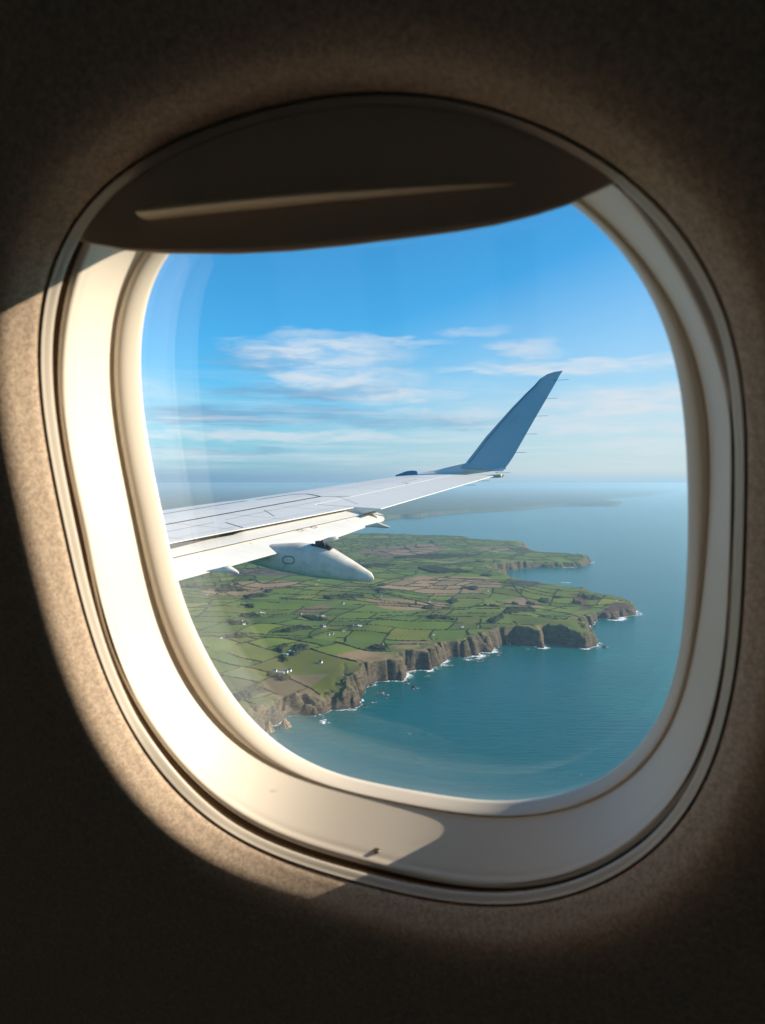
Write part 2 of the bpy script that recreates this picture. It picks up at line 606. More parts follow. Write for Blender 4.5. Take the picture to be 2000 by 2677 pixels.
def hit(p, P0, N):
    d = ray(*p)
    return d * (P0.dot(N) / d.dot(N))


def at_s(p, s, k=0.0, z0=0.0):
    """point on the ray whose span distance is s + k*(z-z0)"""
    d = ray(*p)
    return d * ((s - k * z0) / (SP.dot(d) - k * d.z))


wT = at_s((1305, 1240), 12.5)
fT = wT.dot(FW)
KTE = .27
d_ = ray(997, 1329)
wM = d_ * ((fT + KTE * 12.5) / (FW.dot(d_) + KTE * SP.dot(d_)))
ch_dir = (FW * math.cos(R_(3.0)) + ZU * math.sin(R_(3.0))).normalized()
WNP = (wT - wM).normalized().cross(ch_dir)
if WNP.z < 0:
    WNP = -WNP
WNP.normalize()


def onwing(p, off=0.0):
    return hit(p, wT + WNP * off, WNP)


def sf(P):
    return P.dot(SP), P.dot(FW)


def plane_pt(s, f, off=0.0):
    # point with span s, forward f on the wing plane (+ off along its normal)
    P = SP * s + FW * f
    z = ((wT + WNP * off).dot(WNP) - P.dot(WNP)) / WNP.z
    return P + ZU * z


m_wing, g, b = mat("wing_paint", (.80, .80, .80), .38, .45)
tc = g.node('ShaderNodeTexCoord')
nw = g.noise(tc.outputs['Object'], 1.1, 5, .65)
mpw = g.node('ShaderNodeMapping')
mpw.inputs['Rotation'].default_value = (0, 0, R_(-19.3))
mpw.inputs['Scale'].default_value = (.35, 5.0, 1.0)
g.link(tc.outputs['Object'], mpw.inputs[0])
ns = g.noise(mpw.outputs[0], 2.2, 4, .6)
g.link(g.mix(g.m('MULTIPLY', g.m('ADD', g.ramp(nw, .45, .75), g.ramp(ns, .5, .75)), .22), (.64, .62, .585), (.49, .46, .42)), b.inputs['Base Color'])
m_seam, g, b = mat("panel_gap", (.05, .055, .065), .7, .3)
m_joint, g, b = mat("riveted_joint", (.36, .36, .36), .6, .3)
m_winglet, g, b = mat("shaded_winglet_paint", (.30, .43, .48), .35, .5)  # bluish shade of the inboard face put into the base colour
m_fair, g, b = mat("fairing_paint", (.66, .66, .65), .45, .4)
tc = g.node('ShaderNodeTexCoord')
nf = g.noise(tc.outputs['Object'], 5, 5, .65)
g.link(g.mix(g.ramp(nf, .4, .75), (.60, .56, .50), (.42, .39, .33)), b.inputs['Base Color'])
m_metal, g, b = mat("dark_metal", (.10, .09, .08), .45, .5, .7)
m_wick, g, b = mat("static_wick", (.05, .06, .08), .5, .4)
m_lens, g, b = mat("nav_light_lens", (.85, .62, .25), .15, .6)

wing = empty("aircraft_wing", plane_pt(4, 6))
tag(wing, "white aircraft wing with upturned winglet and lowered flaps outside the window", "wing")

# outline stations
LEpx = [(424, 1336), (560, 1315), (768, 1286), (923, 1264), (1034, 1246), (1110, 1236), (1170, 1228), (1200, 1224)]
LEp = [sf(onwing(p, -.025 * c)) for p, c in zip(LEpx, (2.6, 2.3, 2.1, 1.9, 1.7, 1.55, 1.4, 1.4))]
TEpx = [(441, 1420), (636, 1384.5), (947, 1321.5)]
TEp = [sf(onwing(p)) for p in TEpx]
AILp = [sf(onwing(p)) for p in [(995, 1330), (1200, 1270), (1276, 1248)]]
print("LE", [tuple(round(x, 2) for x in q) for q in LEp])
print("TE", [tuple(round(x, 2) for x in q) for q in TEp], [tuple(round(x, 2) for x in q) for q in AILp])


def poly(pts):
    a = np.array(sorted(pts))

    def f(s):
        if s < a[0, 0]:
            k = (a[1, 1] - a[0, 1]) / (a[1, 0] - a[0, 0])
            return a[0, 1] + k * (s - a[0, 0])
        if s > a[-1, 0]:
            k = (a[-1, 1] - a[-2, 1]) / (a[-1, 0] - a[-2, 0])
            return a[-1, 1] + k * (s - a[-1, 0])
        return float(np.interp(s, a[:, 0], a[:, 1]))
    return f


fLE, fTE, fAIL = poly([LEp[0], LEp[2], LEp[4], LEp[5], LEp[7]]), poly([TEp[0], TEp[2]]), poly(AILp)
S_AIL = AILp[0][0]
S_TIP = 12.35


def drop(c):
    return -.10 * max(0, c - .5) ** 2


def skin_pt(s, f, off=0.0):
    te = fTE(s) if s < S_AIL else fAIL(s)
    ch = fLE(s) - te
    c = (f - te) / ch
    return plane_pt(s, f, off + drop(c) * ch)


CH = [0, .04, .1, .2, .35, .5, .6, .7, .8, .88, .94, .98, 1.0]


def wing_solid(name, s0, s1, te, n, mats, f_le=None, thick=.105):
    bm = bmesh.new()
    secs = []
    for i in range(n + 1):
        s = s0 + (s1 - s0) * i / n
        a, bb = te(s), (f_le or fLE)(s)
        full = fLE(s) - (fTE(s) if s < S_AIL else fAIL(s))
        row = []
        for c in CH:
            f = a + (bb - a) * c
            row.append(bm.verts.new(skin_pt(s, f)))
        t = thick * full
        for c in reversed(CH):
            f = a + (bb - a) * c
            ct = (f - (fTE(s) if s < S_AIL else fAIL(s))) / full
            th = .010 + t * 2.6 * (max(0, ct) ** .9) * (max(0, 1.03 - ct) ** .55) * .8
            off = -th
            P = plane_pt(s, f + (.02 * full if c > .99 else 0), off + drop(ct) * full)
            row.append(bm.verts.new(P))
        secs.append(row)
    L = len(secs[0])
    for a, bb in zip(secs[:-1], secs[1:]):
        for j in range(L):
            k = (j + 1) % L
            bm.faces.new((a[j], a[k], bb[k], bb[j]))
    bm.faces.new(secs[0])
    bm.faces.new(list(reversed(secs[-1])))
    o = obj_bm(name, bm, mats, wing)
    auto_smooth(o, 40)
    return o


def strip(bm, pts, width, off=.0025):
    """dark gap line lying on the wing skin, pts as (span, forward)"""
    P = [Vector(p) for p in pts]
    vs = []
    for i, p in enumerate(P):
        t = (P[min(i + 1, len(P) - 1)] - P[max(i - 1, 0)]).normalized()
        nn = Vector((-t.y, t.x)) * width / 2
        vs.append((bm.verts.new(skin_pt(*(p + nn), off)), bm.verts.new(skin_pt(*(p - nn), off))))
    for a, bb in zip(vs[:-1], vs[1:]):
        f = bm.faces.new((a[0], a[1], bb[1], bb[0]))
        f.material_index = 1


def dense(pts, n=12):
    out = []
    for a, bb in zip(pts[:-1], pts[1:]):
        for i in range(n):
            out.append(tuple(a[k] + (bb[k] - a[k]) * i / n for k in range(2)))
    out.append(tuple(pts[-1]))
    return out


def onskin(p):
    q = sf(onwing(p))
    for _ in range(6):
        te = fTE(q[0]) if q[0] < S_AIL else fAIL(q[0])
        ch = fLE(q[0]) - te
        q = sf(onwing(p, drop((q[1] - te) / ch) * ch))
    return q


AIL_SEAM = [onskin((915, 1299)), onskin((1060, 1267)), onskin((1208, 1236))]
fASEAM = poly([AIL_SEAM[0], AIL_SEAM[2]])
w1 = wing_solid("wing_panel", 1.9, S_AIL - .02, fTE, 26, [m_wing, m_seam])
w2 = wing_solid("outer_panel", S_AIL - .0205, S_TIP, fASEAM, 14, [m_wing, m_seam])
ail = wing_solid("aileron", S_AIL + .006, 12.28, fAIL, 14, [m_wing, m_seam], lambda s: fASEAM(s) - .012)


def add_seams(o, lines, width=.014):
    bm = bmesh.new()
    bm.from_mesh(o.data)
    for ln in lines:
        wd = width
        if isinstance(ln[0], float):
            wd, ln = ln[0], ln[1]
        strip(bm, dense(ln), wd)
    bm.to_mesh(o.data)
    bm.free()


L1a = [onskin((426, 1344)), onskin((600, 1316)), onskin((755, 1294))]
L1b = [onskin((431, 1372)), onskin((838, 1298))]
add_seams(w1, [(.030, L1a), (.042, L1b), (.028, [onskin((755, 1294)), onskin((800, 1291)), onskin((838, 1298))]),
               (.006, [onskin((590, 1359)), onskin((700, 1336)), onskin((838, 1310))]),
               (.008, [onskin((430, 1392)), onskin((560, 1366))]),
               (.007, [onskin((690, 1333)), onskin((718, 1350))]),
               (.014, [onskin((915, 1299)), onskin((838, 1298))]),
               (.006, [onskin((880, 1297)), onskin((935, 1318))]),
               (.012, [onskin((590, 1366)), onskin((636, 1380))])])


def faint(o, lines, width=.006):
    bm = bmesh.new()
    bm.from_mesh(o.data)
    n0 = len(bm.faces)
    for ln in lines:
        strip(bm, dense(ln, 8), width, .0022)
    bm.faces.ensure_lookup_table()
    for f in bm.faces[n0:]:
        f.material_index = 2
    o.data.materials.append(m_joint)
    bm.to_mesh(o.data)
    bm.free()


fj = []
for s_ in (3.6, 4.7, 5.9, 6.5, 7.1, 7.8, 8.5):
    te, le = fTE(s_), fLE(s_)
    fj.append([(s_, te + .04), (s_ + .05, te + (le - te) * .45)])
    fj.append([(s_ + .35, te + (le - te) * .5), (s_ + .4, te + (le - te) * .93)])
fj.append([(2.2, fTE(2.2) + .22), (S_AIL - .1, fTE(S_AIL - .1) + .16)])
faint(w1, fj)
fj = []
for s_ in (9.6, 10.3, 11.0, 11.7):
    te, le = fASEAM(s_), fLE(s_)
    fj.append([(s_, te + .03), (s_ + .04, te + (le - te) * .95)])
fj.append([(S_AIL + .05, (fASEAM(S_AIL + .05) + fLE(S_AIL + .05)) / 2), (12.1, (fASEAM(12.1) + fLE(12.1)) / 2)])
faint(w2, fj)
add_seams(w2, [(.008, [onskin((1060, 1262)), onskin((1066, 1266))]), (.006, [onskin((1050, 1261)), onskin((1090, 1253))])])


def slab(name, A, B, thick, mats, bulge=.0, n=24):
    """flap: upper skin from front polyline A to rear polyline B (3D), rounded front, thin tail"""
    bm = bmesh.new()

    def samp(L, q):
        d = [0]
        for a, b_ in zip(L[:-1], L[1:]):
            d.append(d[-1] + (b_ - a).length)
        x = q * d[-1]
        for i in range(len(L) - 1):
            if x <= d[i + 1] + 1e-9:
                return L[i].lerp(L[i + 1], (x - d[i]) / max(1e-9, d[i + 1] - d[i]))
        return L[-1]
    secs = []
    qs = [i / n for i in range(n + 1)]
    cs_ = [0, .03, .1, .22, .38, .55, .72, .88, 1]
    for q in qs:
        a, b_ = samp(A, q), samp(B, q)
        nn = (b_ - a).cross(A[-1] - A[0]).normalized()
        if nn.z < 0:
            nn = -nn
        up = [a.lerp(b_, c) + nn * bulge * math.sin(math.pi * c) for c in cs_]
        lo = [a.lerp(b_, c) - nn * (thick * (math.sin(math.pi * min(1, .12 + c * .5)) ** 1 * (1 - c) + .07)) for c in cs_]
        secs.append([bm.verts.new(p) for p in up] + [bm.verts.new(p) for p in reversed(lo)])
    L = len(secs[0])
    for a, b_ in zip(secs[:-1], secs[1:]):
        for j in range(L):
            k = (j + 1) % L
            bm.faces.new((a[j], a[k], b_[k], b_[j]))
    bm.faces.new(secs[0])
    bm.faces.new(list(reversed(secs[-1])))
    o = obj_bm(name, bm, mats, wing)
    auto_smooth(o, 40)
    return o


def flap_plane(P0, along, deg):
    ch = (-FW * math.cos(R_(deg)) - ZU * math.sin(R_(deg))).normalized()
    N = along.normalized().cross(ch)
    if N.z < 0:
        N = -N
    return P0, N.normalized(), ch


te_dir = (plane_pt(*TEp[2]) - plane_pt(*TEp[0])).normalized()
P0, N1, c1 = flap_plane(plane_pt(*TEp[2]) - WNP * .075, te_dir, 9)
foreB = [hit(p, P0, N1) for p in ((-500, 1672), (448, 1457), (700, 1400), (964, 1340.5))]
foreA = [hit(p, P0, N1) - c1 * .16 for p in ((-500, 1632), (441, 1421), (636, 1384), (944, 1322))]
fl1 = slab("front_flap", foreA, foreB, .05, [m_wing, m_seam], .008)
tip1 = [hit(p, P0, N1) for p in ((942, 1324), (966, 1330), (1007, 1345), (1004, 1350), (964, 1341))]
P1, N2, c2 = flap_plane(foreB[-1] - N1 * .035, te_dir, 17)
aftA = [hit(p, P1, N2) - c2 * .06 for p in ((-500, 1673), (448, 1458), (700, 1401), (966, 1341))]
aftB = [hit(p, P1, N2) for p in ((-500, 1780), (465, 1518), (700, 1453), (879, 1406), (1004, 1361))]
fl2 = slab("rear_flap", aftA, aftB, .06, [m_wing, m_seam], .010)
tf1 = slab("flap_end_plate", [tip1[0] - c1 * .1, tip1[1] - c1 * .03], [tip1[3].lerp(tip1[4], .9), tip1[2].lerp(tip1[3], .5)], .03, m_wing, 0, 4)
tf2 = slab("flap_corner", [hit((960, 1341), P1, N2 ) - c2*.02, hit((1003, 1351), P1, N2)], [hit((1000, 1361), P1, N2), hit((1006, 1357), P1, N2)], .03, m_wing, 0, 4)


def oval_ring(bm, C, X, Y, a, b_, w, mi=0, n=2.6):
    N = X.cross(Y).normalized()
    prev = []
    for i in range(40):
        t = 2 * math.pi * i / 40
        ct, st = math.cos(t), math.sin(t)
        px = math.copysign(abs(ct) ** (2 / n), ct)
        py = math.copysign(abs(st) ** (2 / n), st)
        prev.append((bm.verts.new(C + X * px * (a + w / 2) + Y * py * (b_ + w / 2)), bm.verts.new(C + X * px * (a - w / 2) + Y * py * (b_ - w / 2))))
    for i in range(40):
        j = (i + 1) % 40
        f = bm.faces.new((prev[i][0], prev[j][0], prev[j][1], prev[i][1]))
        f.material_index = mi


bm = bmesh.new()
bm.from_mesh(fl2.data)
for p in ((785, 1386), (821, 1378)):
    oval_ring(bm, hit(p, P1 + N2 * .012, N2), te_dir, c2, .036, .026, .007, 1)
for q in (.18, .34, .5, .66, .8, .92):
    a_, b2 = aftA[0].lerp(aftA[-1], q), aftB[0].lerp(aftB[-1], q)
    a_ = a_.lerp(b2, .3) + N2 * .013
    b2 = a_.lerp(b2, .93)
    w_ = te_dir * .003
    f_ = bm.faces.new([bm.verts.new(p) for p in (a_ - w_, a_ + w_, b2 + w_ - N2 * .009, b2 - w_ - N2 * .009)])
    f_.material_index = 2
fl2.data.materials.append(m_joint)
bm.to_mesh(fl2.data)
bm.free()


def spindle(name, s0, top, bot, hw, mats, n=26, nseg=20):
    """streamlined body in the vertical plane at span s0; top and bottom outlines given in the photograph"""
    def prof(pts):
        a = []
        for p in pts:
            P = at_s(p, s0)
            a.append((P.dot(FW), P.z))
        return np.array(sorted(a))
    T, B = prof(top), prof(bot)
    f0, f1 = min(T[0, 0], B[0, 0]), max(T[-1, 0], B[-1, 0])
    bm = bmesh.new()
    secs = []
    for i in range(n + 1):
        q = (1 - math.cos(math.pi * i / n)) / 2
        f = f0 + (f1 - f0) * q
        zt, zb = np.interp(f, T[:, 0], T[:, 1]), np.interp(f, B[:, 0], B[:, 1])
        zc, hz = (zt + zb) / 2, max(.004, (zt - zb) / 2)
        ww = hw * min(1, (q / .35) ** .6 if q < .35 else 1) * (1 if q < .8 else max(.15, (1 - q) / .2) ** .5)
        ww = max(ww, .008)
        row = []
        for j in range(nseg):
            t = 2 * math.pi * j / nseg
            ct, st = math.cos(t), math.sin(t)
            row.append(bm.verts.new(FW * f + SP * (s0 + ww * math.copysign(abs(ct) ** .8, ct)) + ZU * (zc + hz * math.copysign(abs(st) ** .85, st))))
        secs.append(row)
    for a, b_ in zip(secs[:-1], secs[1:]):
        for j in range(nseg):
            k = (j + 1) % nseg
            bm.faces.new((a[j], a[k], b_[k], b_[j]))
    bm.faces.new(secs[0])
    bm.faces.new(list(reversed(secs[-1])))
    return obj_bm(name, bm, mats, wing)


big_top = [(560, 1425), (647, 1425), (787, 1418), (822, 1422), (860, 1428), (905, 1455), (971, 1497), (977, 1509)]
big_bot = [(560, 1440), (600, 1452), (647, 1467), (671, 1475), (739, 1494), (836, 1511), (932, 1520), (970, 1522), (977, 1514)]
S_F = 7.25
fr1 = spindle("flap_fairing", S_F, big_top, big_bot, .15, [m_fair, m_seam])
bm = bmesh.new()
C_ = at_s((754, 1464), S_F - .154)
oval_ring(bm, C_, FW, ZU, .072, .044, .008)
hatch = obj_bm("access_hatch", bm, m_seam, None, False)
hatch.parent = fr1
# flap drive bracket showing in the open top of the fairing
bm = bmesh.new()
add_box(bm, at_s((838, 1422), S_F - .02), FW, SP, ZU, .045, .05, .035)
add_box(bm, at_s((858, 1429), S_F - .04), (FW + ZU * .6).normalized(), SP, (ZU - FW * .6).normalized(), .05, .03, .022)
add_rod(bm, at_s((815, 1424), S_F - .06), at_s((862, 1434), S_F - .07), .016)
add_rod(bm, at_s((842, 1412), S_F - .07), at_s((852, 1432), S_F - .07), .014)
obj_bm("flap_bracket", bm, m_metal, wing, False)
spindle("small_fairing", 5.9, [(540, 1492), (575, 1484), (598, 1478), (618, 1490), (624, 1496)], [(540, 1494), (575, 1496), (600, 1498), (623, 1501), (624, 1498)], .045, m_fair, 16, 14)
spindle("small_fairing", 8.6, [(955, 1374), (975, 1369), (990, 1365), (1010, 1373), (1019, 1377)], [(955, 1377), (975, 1378), (1000, 1380), (1017, 1381), (1019, 1379)], .04, m_fair, 16, 14)
spindle("small_fairing", 7.75, [(835, 1414), (862, 1404), (880, 1402), (884, 1408)], [(835, 1417), (860, 1418), (870, 1419), (884, 1411)], .05, m_fair, 14, 12)

# winglet
Z0 = wT.z
WLE = [(1203, 1223), (1217, 1211), (1242, 1179), (1271, 1141), (1339, 1065), (1375, 1028), (1397, 1007), (1411, 991), (1431, 978), (1450, 972), (1470, 969)]
WTE = [(1315, 1232), (1322, 1222), (1330, 1212), (1342, 1194), (1397, 1097), (1425, 1049), (1437, 1028), (1448, 1009), (1457, 993), (1464, 980), (1471, 970)]
bm = bmesh.new()
secs = []
WCH = [0, .05, .15, .3, .45, .6, .75, .88, .96, 1]
st_w = [(SP * 12.1 + FW * fASEAM(12.1), None)]
for i, (l, t) in enumerate(zip(WLE, WTE)):
    s0 = 12.42 if i else 12.38
    Pl, Pt = at_s(l, s0, .33, Z0), at_s(t, s0, .33, Z0)
    th = (.10 if i < 8 else .06) * (Pl - Pt).length
    nv = (SP - ZU * .33).normalized()
    row, low = [], []
    for c in WCH:
        y = 1.6 * th * (c ** .8) * max(0, 1 - c) ** .5 + .002
        P = Pt.lerp(Pl, c)
        row.append(bm.verts.new(P - nv * y * .5))
        low.append(bm.verts.new(P + nv * y))
    secs.append(row + low[::-1])
L = len(secs[0])
for a, b_ in zip(secs[:-1], secs[1:]):
    for j in range(L):
        k = (j + 1) % L
        bm.faces.new((a[j], a[k], b_[k], b_[j]))
bm.faces.new(secs[0])
bm.faces.new(list(reversed(secs[-1])))
wl = obj_bm("winglet", bm, m_winglet, wing)
auto_smooth(wl, 50)
bm = bmesh.new()
nv = (SP - ZU * .33).normalized()
C_ = at_s((1344, 1098), 12.42, .33, Z0) - nv * .055
oval_ring(bm, C_, FW, (ZU + SP * .33).normalized(), .035, .035, .025, 0, 2.0)
em = obj_bm("emblem", bm, mat("faded_red", (.40, .44, .48), .5, .3)[0], None, False)
em.parent = wl
bm = bmesh.new()
for i in range(1, 7):
    q0, q1 = [at_s(WTE[k], 12.42, .33, Z0).lerp(at_s(WLE[k], 12.42, .33, Z0), .90) - nv * .03 for k in (i, i + 1)]
    add_rod(bm, q0, q1, .004, 6)
ej = obj_bm("edge_joint", bm, m_seam, None, False)
ej.parent = wl
# dark sheet standing in for the shade between raised inboard panel and front flap
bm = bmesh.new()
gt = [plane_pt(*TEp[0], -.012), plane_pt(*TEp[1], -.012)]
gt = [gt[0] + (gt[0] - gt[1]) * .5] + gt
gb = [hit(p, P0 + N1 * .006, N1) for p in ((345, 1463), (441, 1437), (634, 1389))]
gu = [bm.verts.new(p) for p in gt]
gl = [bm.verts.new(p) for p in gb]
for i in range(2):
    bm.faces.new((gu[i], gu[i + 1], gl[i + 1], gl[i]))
obj_bm("flap_gap_shade", bm, m_seam, wing, False)
# curved blend between wing tip and winglet
bm = bmesh.new()
rows = []
for q in np.linspace(0, 1, 12):
    te = plane_pt(S_TIP - .01, fASEAM(S_TIP - .01)).lerp(at_s(WTE[1], 12.42, .33, Z0), q)
    le = skin_pt(S_TIP - .01, fLE(S_TIP - .01)).lerp(at_s(WLE[1], 12.42, .33, Z0), q)
    sag = -.035 * math.sin(math.pi * q)
    rows.append([te.lerp(le, c) + ZU * sag * math.sin(math.pi * (c * .9 + .05)) + SP * (-sag) * .6 for c in np.linspace(0, 1, 10)])
up = [[bm.verts.new(p) for p in r] for r in rows]
lo = [[bm.verts.new(p + SP * .03 - ZU * .03) for p in r] for r in rows]
for G, rev in ((up, 0), (lo, 1)):
    for a, b_ in zip(G[:-1], G[1:]):
        for j in range(9):
            bm.faces.new((a[j], a[j + 1], b_[j + 1], b_[j]))
for j in (0, 9):
    for i in range(11):
        bm.faces.new((up[i][j], up[i + 1][j], lo[i + 1][j], lo[i][j]))
obj_bm("tip_blend", bm, m_wing, wing)


def wick(p, s, k, ln=.25, parent=None):
    bm = bmesh.new()
    A = at_s(p, s, k, Z0)
    add_rod(bm, A + FW * .03, A - FW * ln, .0030, 6)
    add_box(bm, A + FW * .01, FW, SP, ZU, .02, .006, .006)
    o = obj_bm("static_wick", bm, m_wick, None, False)
    o.parent = parent
    return o


for p in ((1452, 994), (1423, 1042), (1397, 1088), (1369, 1135), (1340, 1183)):
    o = wick(p, 12.42, .33, .24, wl)
for p, s in (((1300, 1236), 12.5), ((1244, 1257), 12.1), ((1208, 1268), 11.8)):
    o = wick(p, s, 0, .24)
    o.parent = wing
    o.location = -Vector(wing.location)
pod = spindle("tip_light", 12.5, [(1255, 1242), (1276, 1242), (1300, 1240), (1313, 1239), (1318, 1242)], [(1255, 1246), (1276, 1249), (1300, 1249), (1312, 1248), (1318, 1244)], .035, m_fair, 14, 12)
bm = bmesh.new()
bmesh.ops.create_uvsphere(bm, u_segments=12, v_segments=8, radius=.032)
bmesh.ops.translate(bm, verts=bm.verts[:], vec=at_s((1308, 1243.5), 12.475))
lens = obj_bm("lens", bm, m_lens)
lens.parent = pod
# low hump standing on the leading edge near the tip
bm = bmesh.new()
hx = [(1034, 1242), (1046, 1238), (1056, 1234), (1066, 1231), (1078, 1230), (1087, 1231), (1090, 1236)]
vs = []
S_H = sf(onwing((1062, 1243)))[0] + .35
for p in hx:
    vs.append(at_s(p, S_H))
for p in ((1088, 1252), (1060, 1256), (1036, 1258)):
    vs.append(at_s(p, S_H))
f1_ = [bm.verts.new(p) for p in vs]
f2_ = [bm.verts.new(p + SP * .12) for p in vs]
bm.faces.new(f1_)
bm.faces.new(list(reversed(f2_)))
for i in range(len(vs)):
    j = (i + 1) % len(vs)
    bm.faces.new((f1_[i], f1_[j], f2_[j], f2_[i]))
obj_bm("leading_edge_fairing", bm, mat("unlit_blue", (.10, .24, .36), .4, .4)[0], wing, False)  # hump's unlit face put in as a dark blue base colour

# ------------------------------------------------------------------ landscape
SEA = -500.0


def hash2(ix, iy, seed):
    h = (ix.astype(np.int64) * 374761393 + iy.astype(np.int64) * 668265263 + seed * 1274126177) & 0xFFFFFFFF
    h = ((h ^ (h >> 13)) * 1274126177) & 0xFFFFFFFF
    h = h ^ (h >> 16)
    return (h & 0xFFFFFF).astype(np.float32) / np.float32(0xFFFFFF)


def vnoise(x, y, seed):
    ix, iy = np.floor(x), np.floor(y)
    fx, fy = (x - ix).astype(np.float32), (y - iy).astype(np.float32)
    ix, iy = ix.astype(np.int64), iy.astype(np.int64)
    fx = fx * fx * (3 - 2 * fx)
    fy = fy * fy * (3 - 2 * fy)
    a, b_ = hash2(ix, iy, seed), hash2(ix + 1, iy, seed)
    c, d = hash2(ix, iy + 1, seed), hash2(ix + 1, iy + 1, seed)
    return (a + (b_ - a) * fx) * (1 - fy) + (c + (d - c) * fx) * fy


def fbm(x, y, seed, oct=4, gain=.5):
    v, amp, tot = 0, 1.0, 0
    for o in range(oct):
        v = v + amp * (vnoise(x * 2 ** o + 17.3 * o, y * 2 ** o - 9.1 * o, seed + o) - .5)
        tot += amp
        amp *= gain
    return v / tot * 2


def ground(p, z):
    d = ray(*p)
    return np.array([d.x, d.y]) * (z / d.z)


# waterline of the near land, then of the land across the bay (photo points dropped on the sea)
COAST = [(560, 2010), (640, 1965), (704, 1922), (742, 1907), (772, 1888), (810, 1882), (848, 1886), (874, 1868), (903, 1867), (933, 1857), (950, 1843), (948, 1828), (952, 1816), (971, 1804),
         (996, 1791), (1026, 1787), (1051, 1782), (1064, 1776), (1073, 1764), (1092, 1758), (1121, 1755), (1160, 1743), (1179, 1725), (1213, 1726), (1247, 1719), (1271, 1709), (1310, 1699), (1329, 1690),
         (1358, 1689), (1387, 1692), (1421, 1696), (1432, 1692), (1430, 1686), (1440, 1683), (1460, 1688), (1499, 1693), (1532, 1697), (1566, 1690), (1573, 1682), (1555, 1670), (1520, 1660), (1495, 1652), (1528, 1645), (1552, 1637),
         (1556, 1628), (1571, 1621), (1605, 1622), (1639, 1617), (1658, 1611), (1664, 1600), (1655, 1589), (1620, 1582), (1580, 1578), (1552, 1574), (1549, 1570), (1532, 1562), (1484, 1556), (1430, 1549), (1380, 1545), (1358, 1538),
         (1372, 1534), (1400, 1528), (1419, 1523), (1400, 1521.5), (1350, 1524), (1325, 1519), (1292, 1511), (1279, 1503), (1290, 1499), (1310, 1496), (1348, 1489), (1387, 1485), (1436, 1484), (1484, 1484), (1528, 1483), (1536, 1477),
         (1552, 1471), (1530, 1467), (1480, 1463), (1430, 1458), (1400, 1452), (1372, 1446), (1360, 1441), (1379, 1434), (1350, 1431), (1310, 1429), (1261, 1426), (1232, 1420), (1218, 1414), (1184, 1411), (1097, 1409), (1000, 1407),
         (850, 1406), (600, 1405), (200, 1404)]
main_poly = np.array([ground(p, SEA) for p in COAST] + [(-9000.0, 5200.0), (-9000.0, 900.0), (-700.0, 900.0), (-470, 1200)])
FARC = [(300, 1366), (700, 1364), (900, 1362), (1000, 1360), (1048, 1354), (1097, 1355), (1121, 1349), (1218, 1341), (1339, 1334), (1416, 1327), (1479, 1322.5), (1610, 1322.5), (1629, 1316), (1581, 1311), (1605, 1302.5), (1677, 1298), (1730, 1290), (1774, 1284.5)]
far_poly = np.array([ground(p, SEA) for p in FARC] + [(26000.0, 58000.0), (-40000.0, 58000.0), (-40000.0, 9500.0)])


def signed_dist(x, y, P):
    """positive inside the polygon"""
    d2 = np.full(x.shape, 1e18)
    ins = np.zeros(x.shape, bool)
    n = len(P)
    for i in range(n):
        ax, ay = P[i]
        bx, by = P[(i + 1) % n]
        ex, ey = bx - ax, by - ay
        wx, wy = x - ax, y - ay
        t = np.clip((wx * ex + wy * ey) / (ex * ex + ey * ey + 1e-9), 0, 1)
        dx, dy = wx - ex * t, wy - ey * t
        np.minimum(d2, dx * dx + dy * dy, out=d2)
        if by != ay:
            c = ((ay > y) != (by > y)) & (x < (bx - ax) * (y - ay) / (by - ay) + ax)
            ins ^= c
    d = np.sqrt(d2)
    return np.where(ins, d, -d)


def upsample(A, step, n0, n1):
    i0 = np.arange(n0) / step
    i1 = np.arange(n1) / step
    a0 = np.minimum(i0.astype(int), A.shape[0] - 2)
    a1 = np.minimum(i1.astype(int), A.shape[1] - 2)
    f0, f1 = (i0 - a0)[:, None], (i1 - a1)[None]
    B = A[a0] * (1 - f0) + A[a0 + 1] * f0
    return B[:, a1] * (1 - f1) + B[:, a1 + 1] * f1


COVES = [(*ground(p, SEA), rd, am) for p, rd, am in (((884, 1866), 22, 60), ((838, 1880), 15, 20), ((775, 1880), 34, 60), ((722, 1905), 20, 34), ((1000, 1786), 14, 22), ((1100, 1754), 17, 30), ((1140, 1746), 14, 24),
                                                     ((1192, 1722), 20, 34), ((1230, 1720), 14, 22), ((1258, 1708), 17, 28), ((1296, 1696), 20, 30), ((1345, 1680), 36, 30), ((1470, 1680), 60, 26), ((1575, 1620), 18, 24), ((1615, 1616), 16, 16))]


def coast_warp(x, y):
    """coves and buttresses bitten into the traced waterline"""
    w = 12 * fbm(x / 80, y / 80, 11, 3) + 12 * fbm(x / 210, y / 210, 13, 2)
    rdg = 1 - np.abs(fbm(x / 62 + 5, y / 62, 23, 2)) * 2.2
    w = w - 24 * np.clip(rdg, 0, 1) ** 3
    w = w + 4 * fbm(x / 17, y / 17, 31, 3)
    w = w + 7 * fbm(x / 30 + 3, y / 30, 37, 2)
    for (gx_, gy_, rd_, am) in COVES:
        w = w - am * np.exp(-((x - gx_) ** 2 + (y - gy_) ** 2) / rd_ ** 2)
    return w


def plateau(x, y):
    h = 50 + 11 * fbm(x / 900, y / 900, 3, 3) + 9 * fbm(x / 200, y / 200, 7, 2)
    for hx_, hy_, hs_, hd_ in ((820, 2560, 210, 24), (1085, 4070, 330, 16), (650, 2075, 90, 12)):     # headlands dip towards their tips
        h = h - hd_ * np.exp(-((x - hx_) ** 2 + (y - hy_) ** 2) / hs_ ** 2)
    h = h - 13 * np.exp(-(((x + 75) / 60) ** 2 + ((y - 1500) / 42) ** 2))
    h = h - 15 * np.exp(-(((x + 120) / 170) ** 2 + ((y - 1465) / 90) ** 2))
    return h


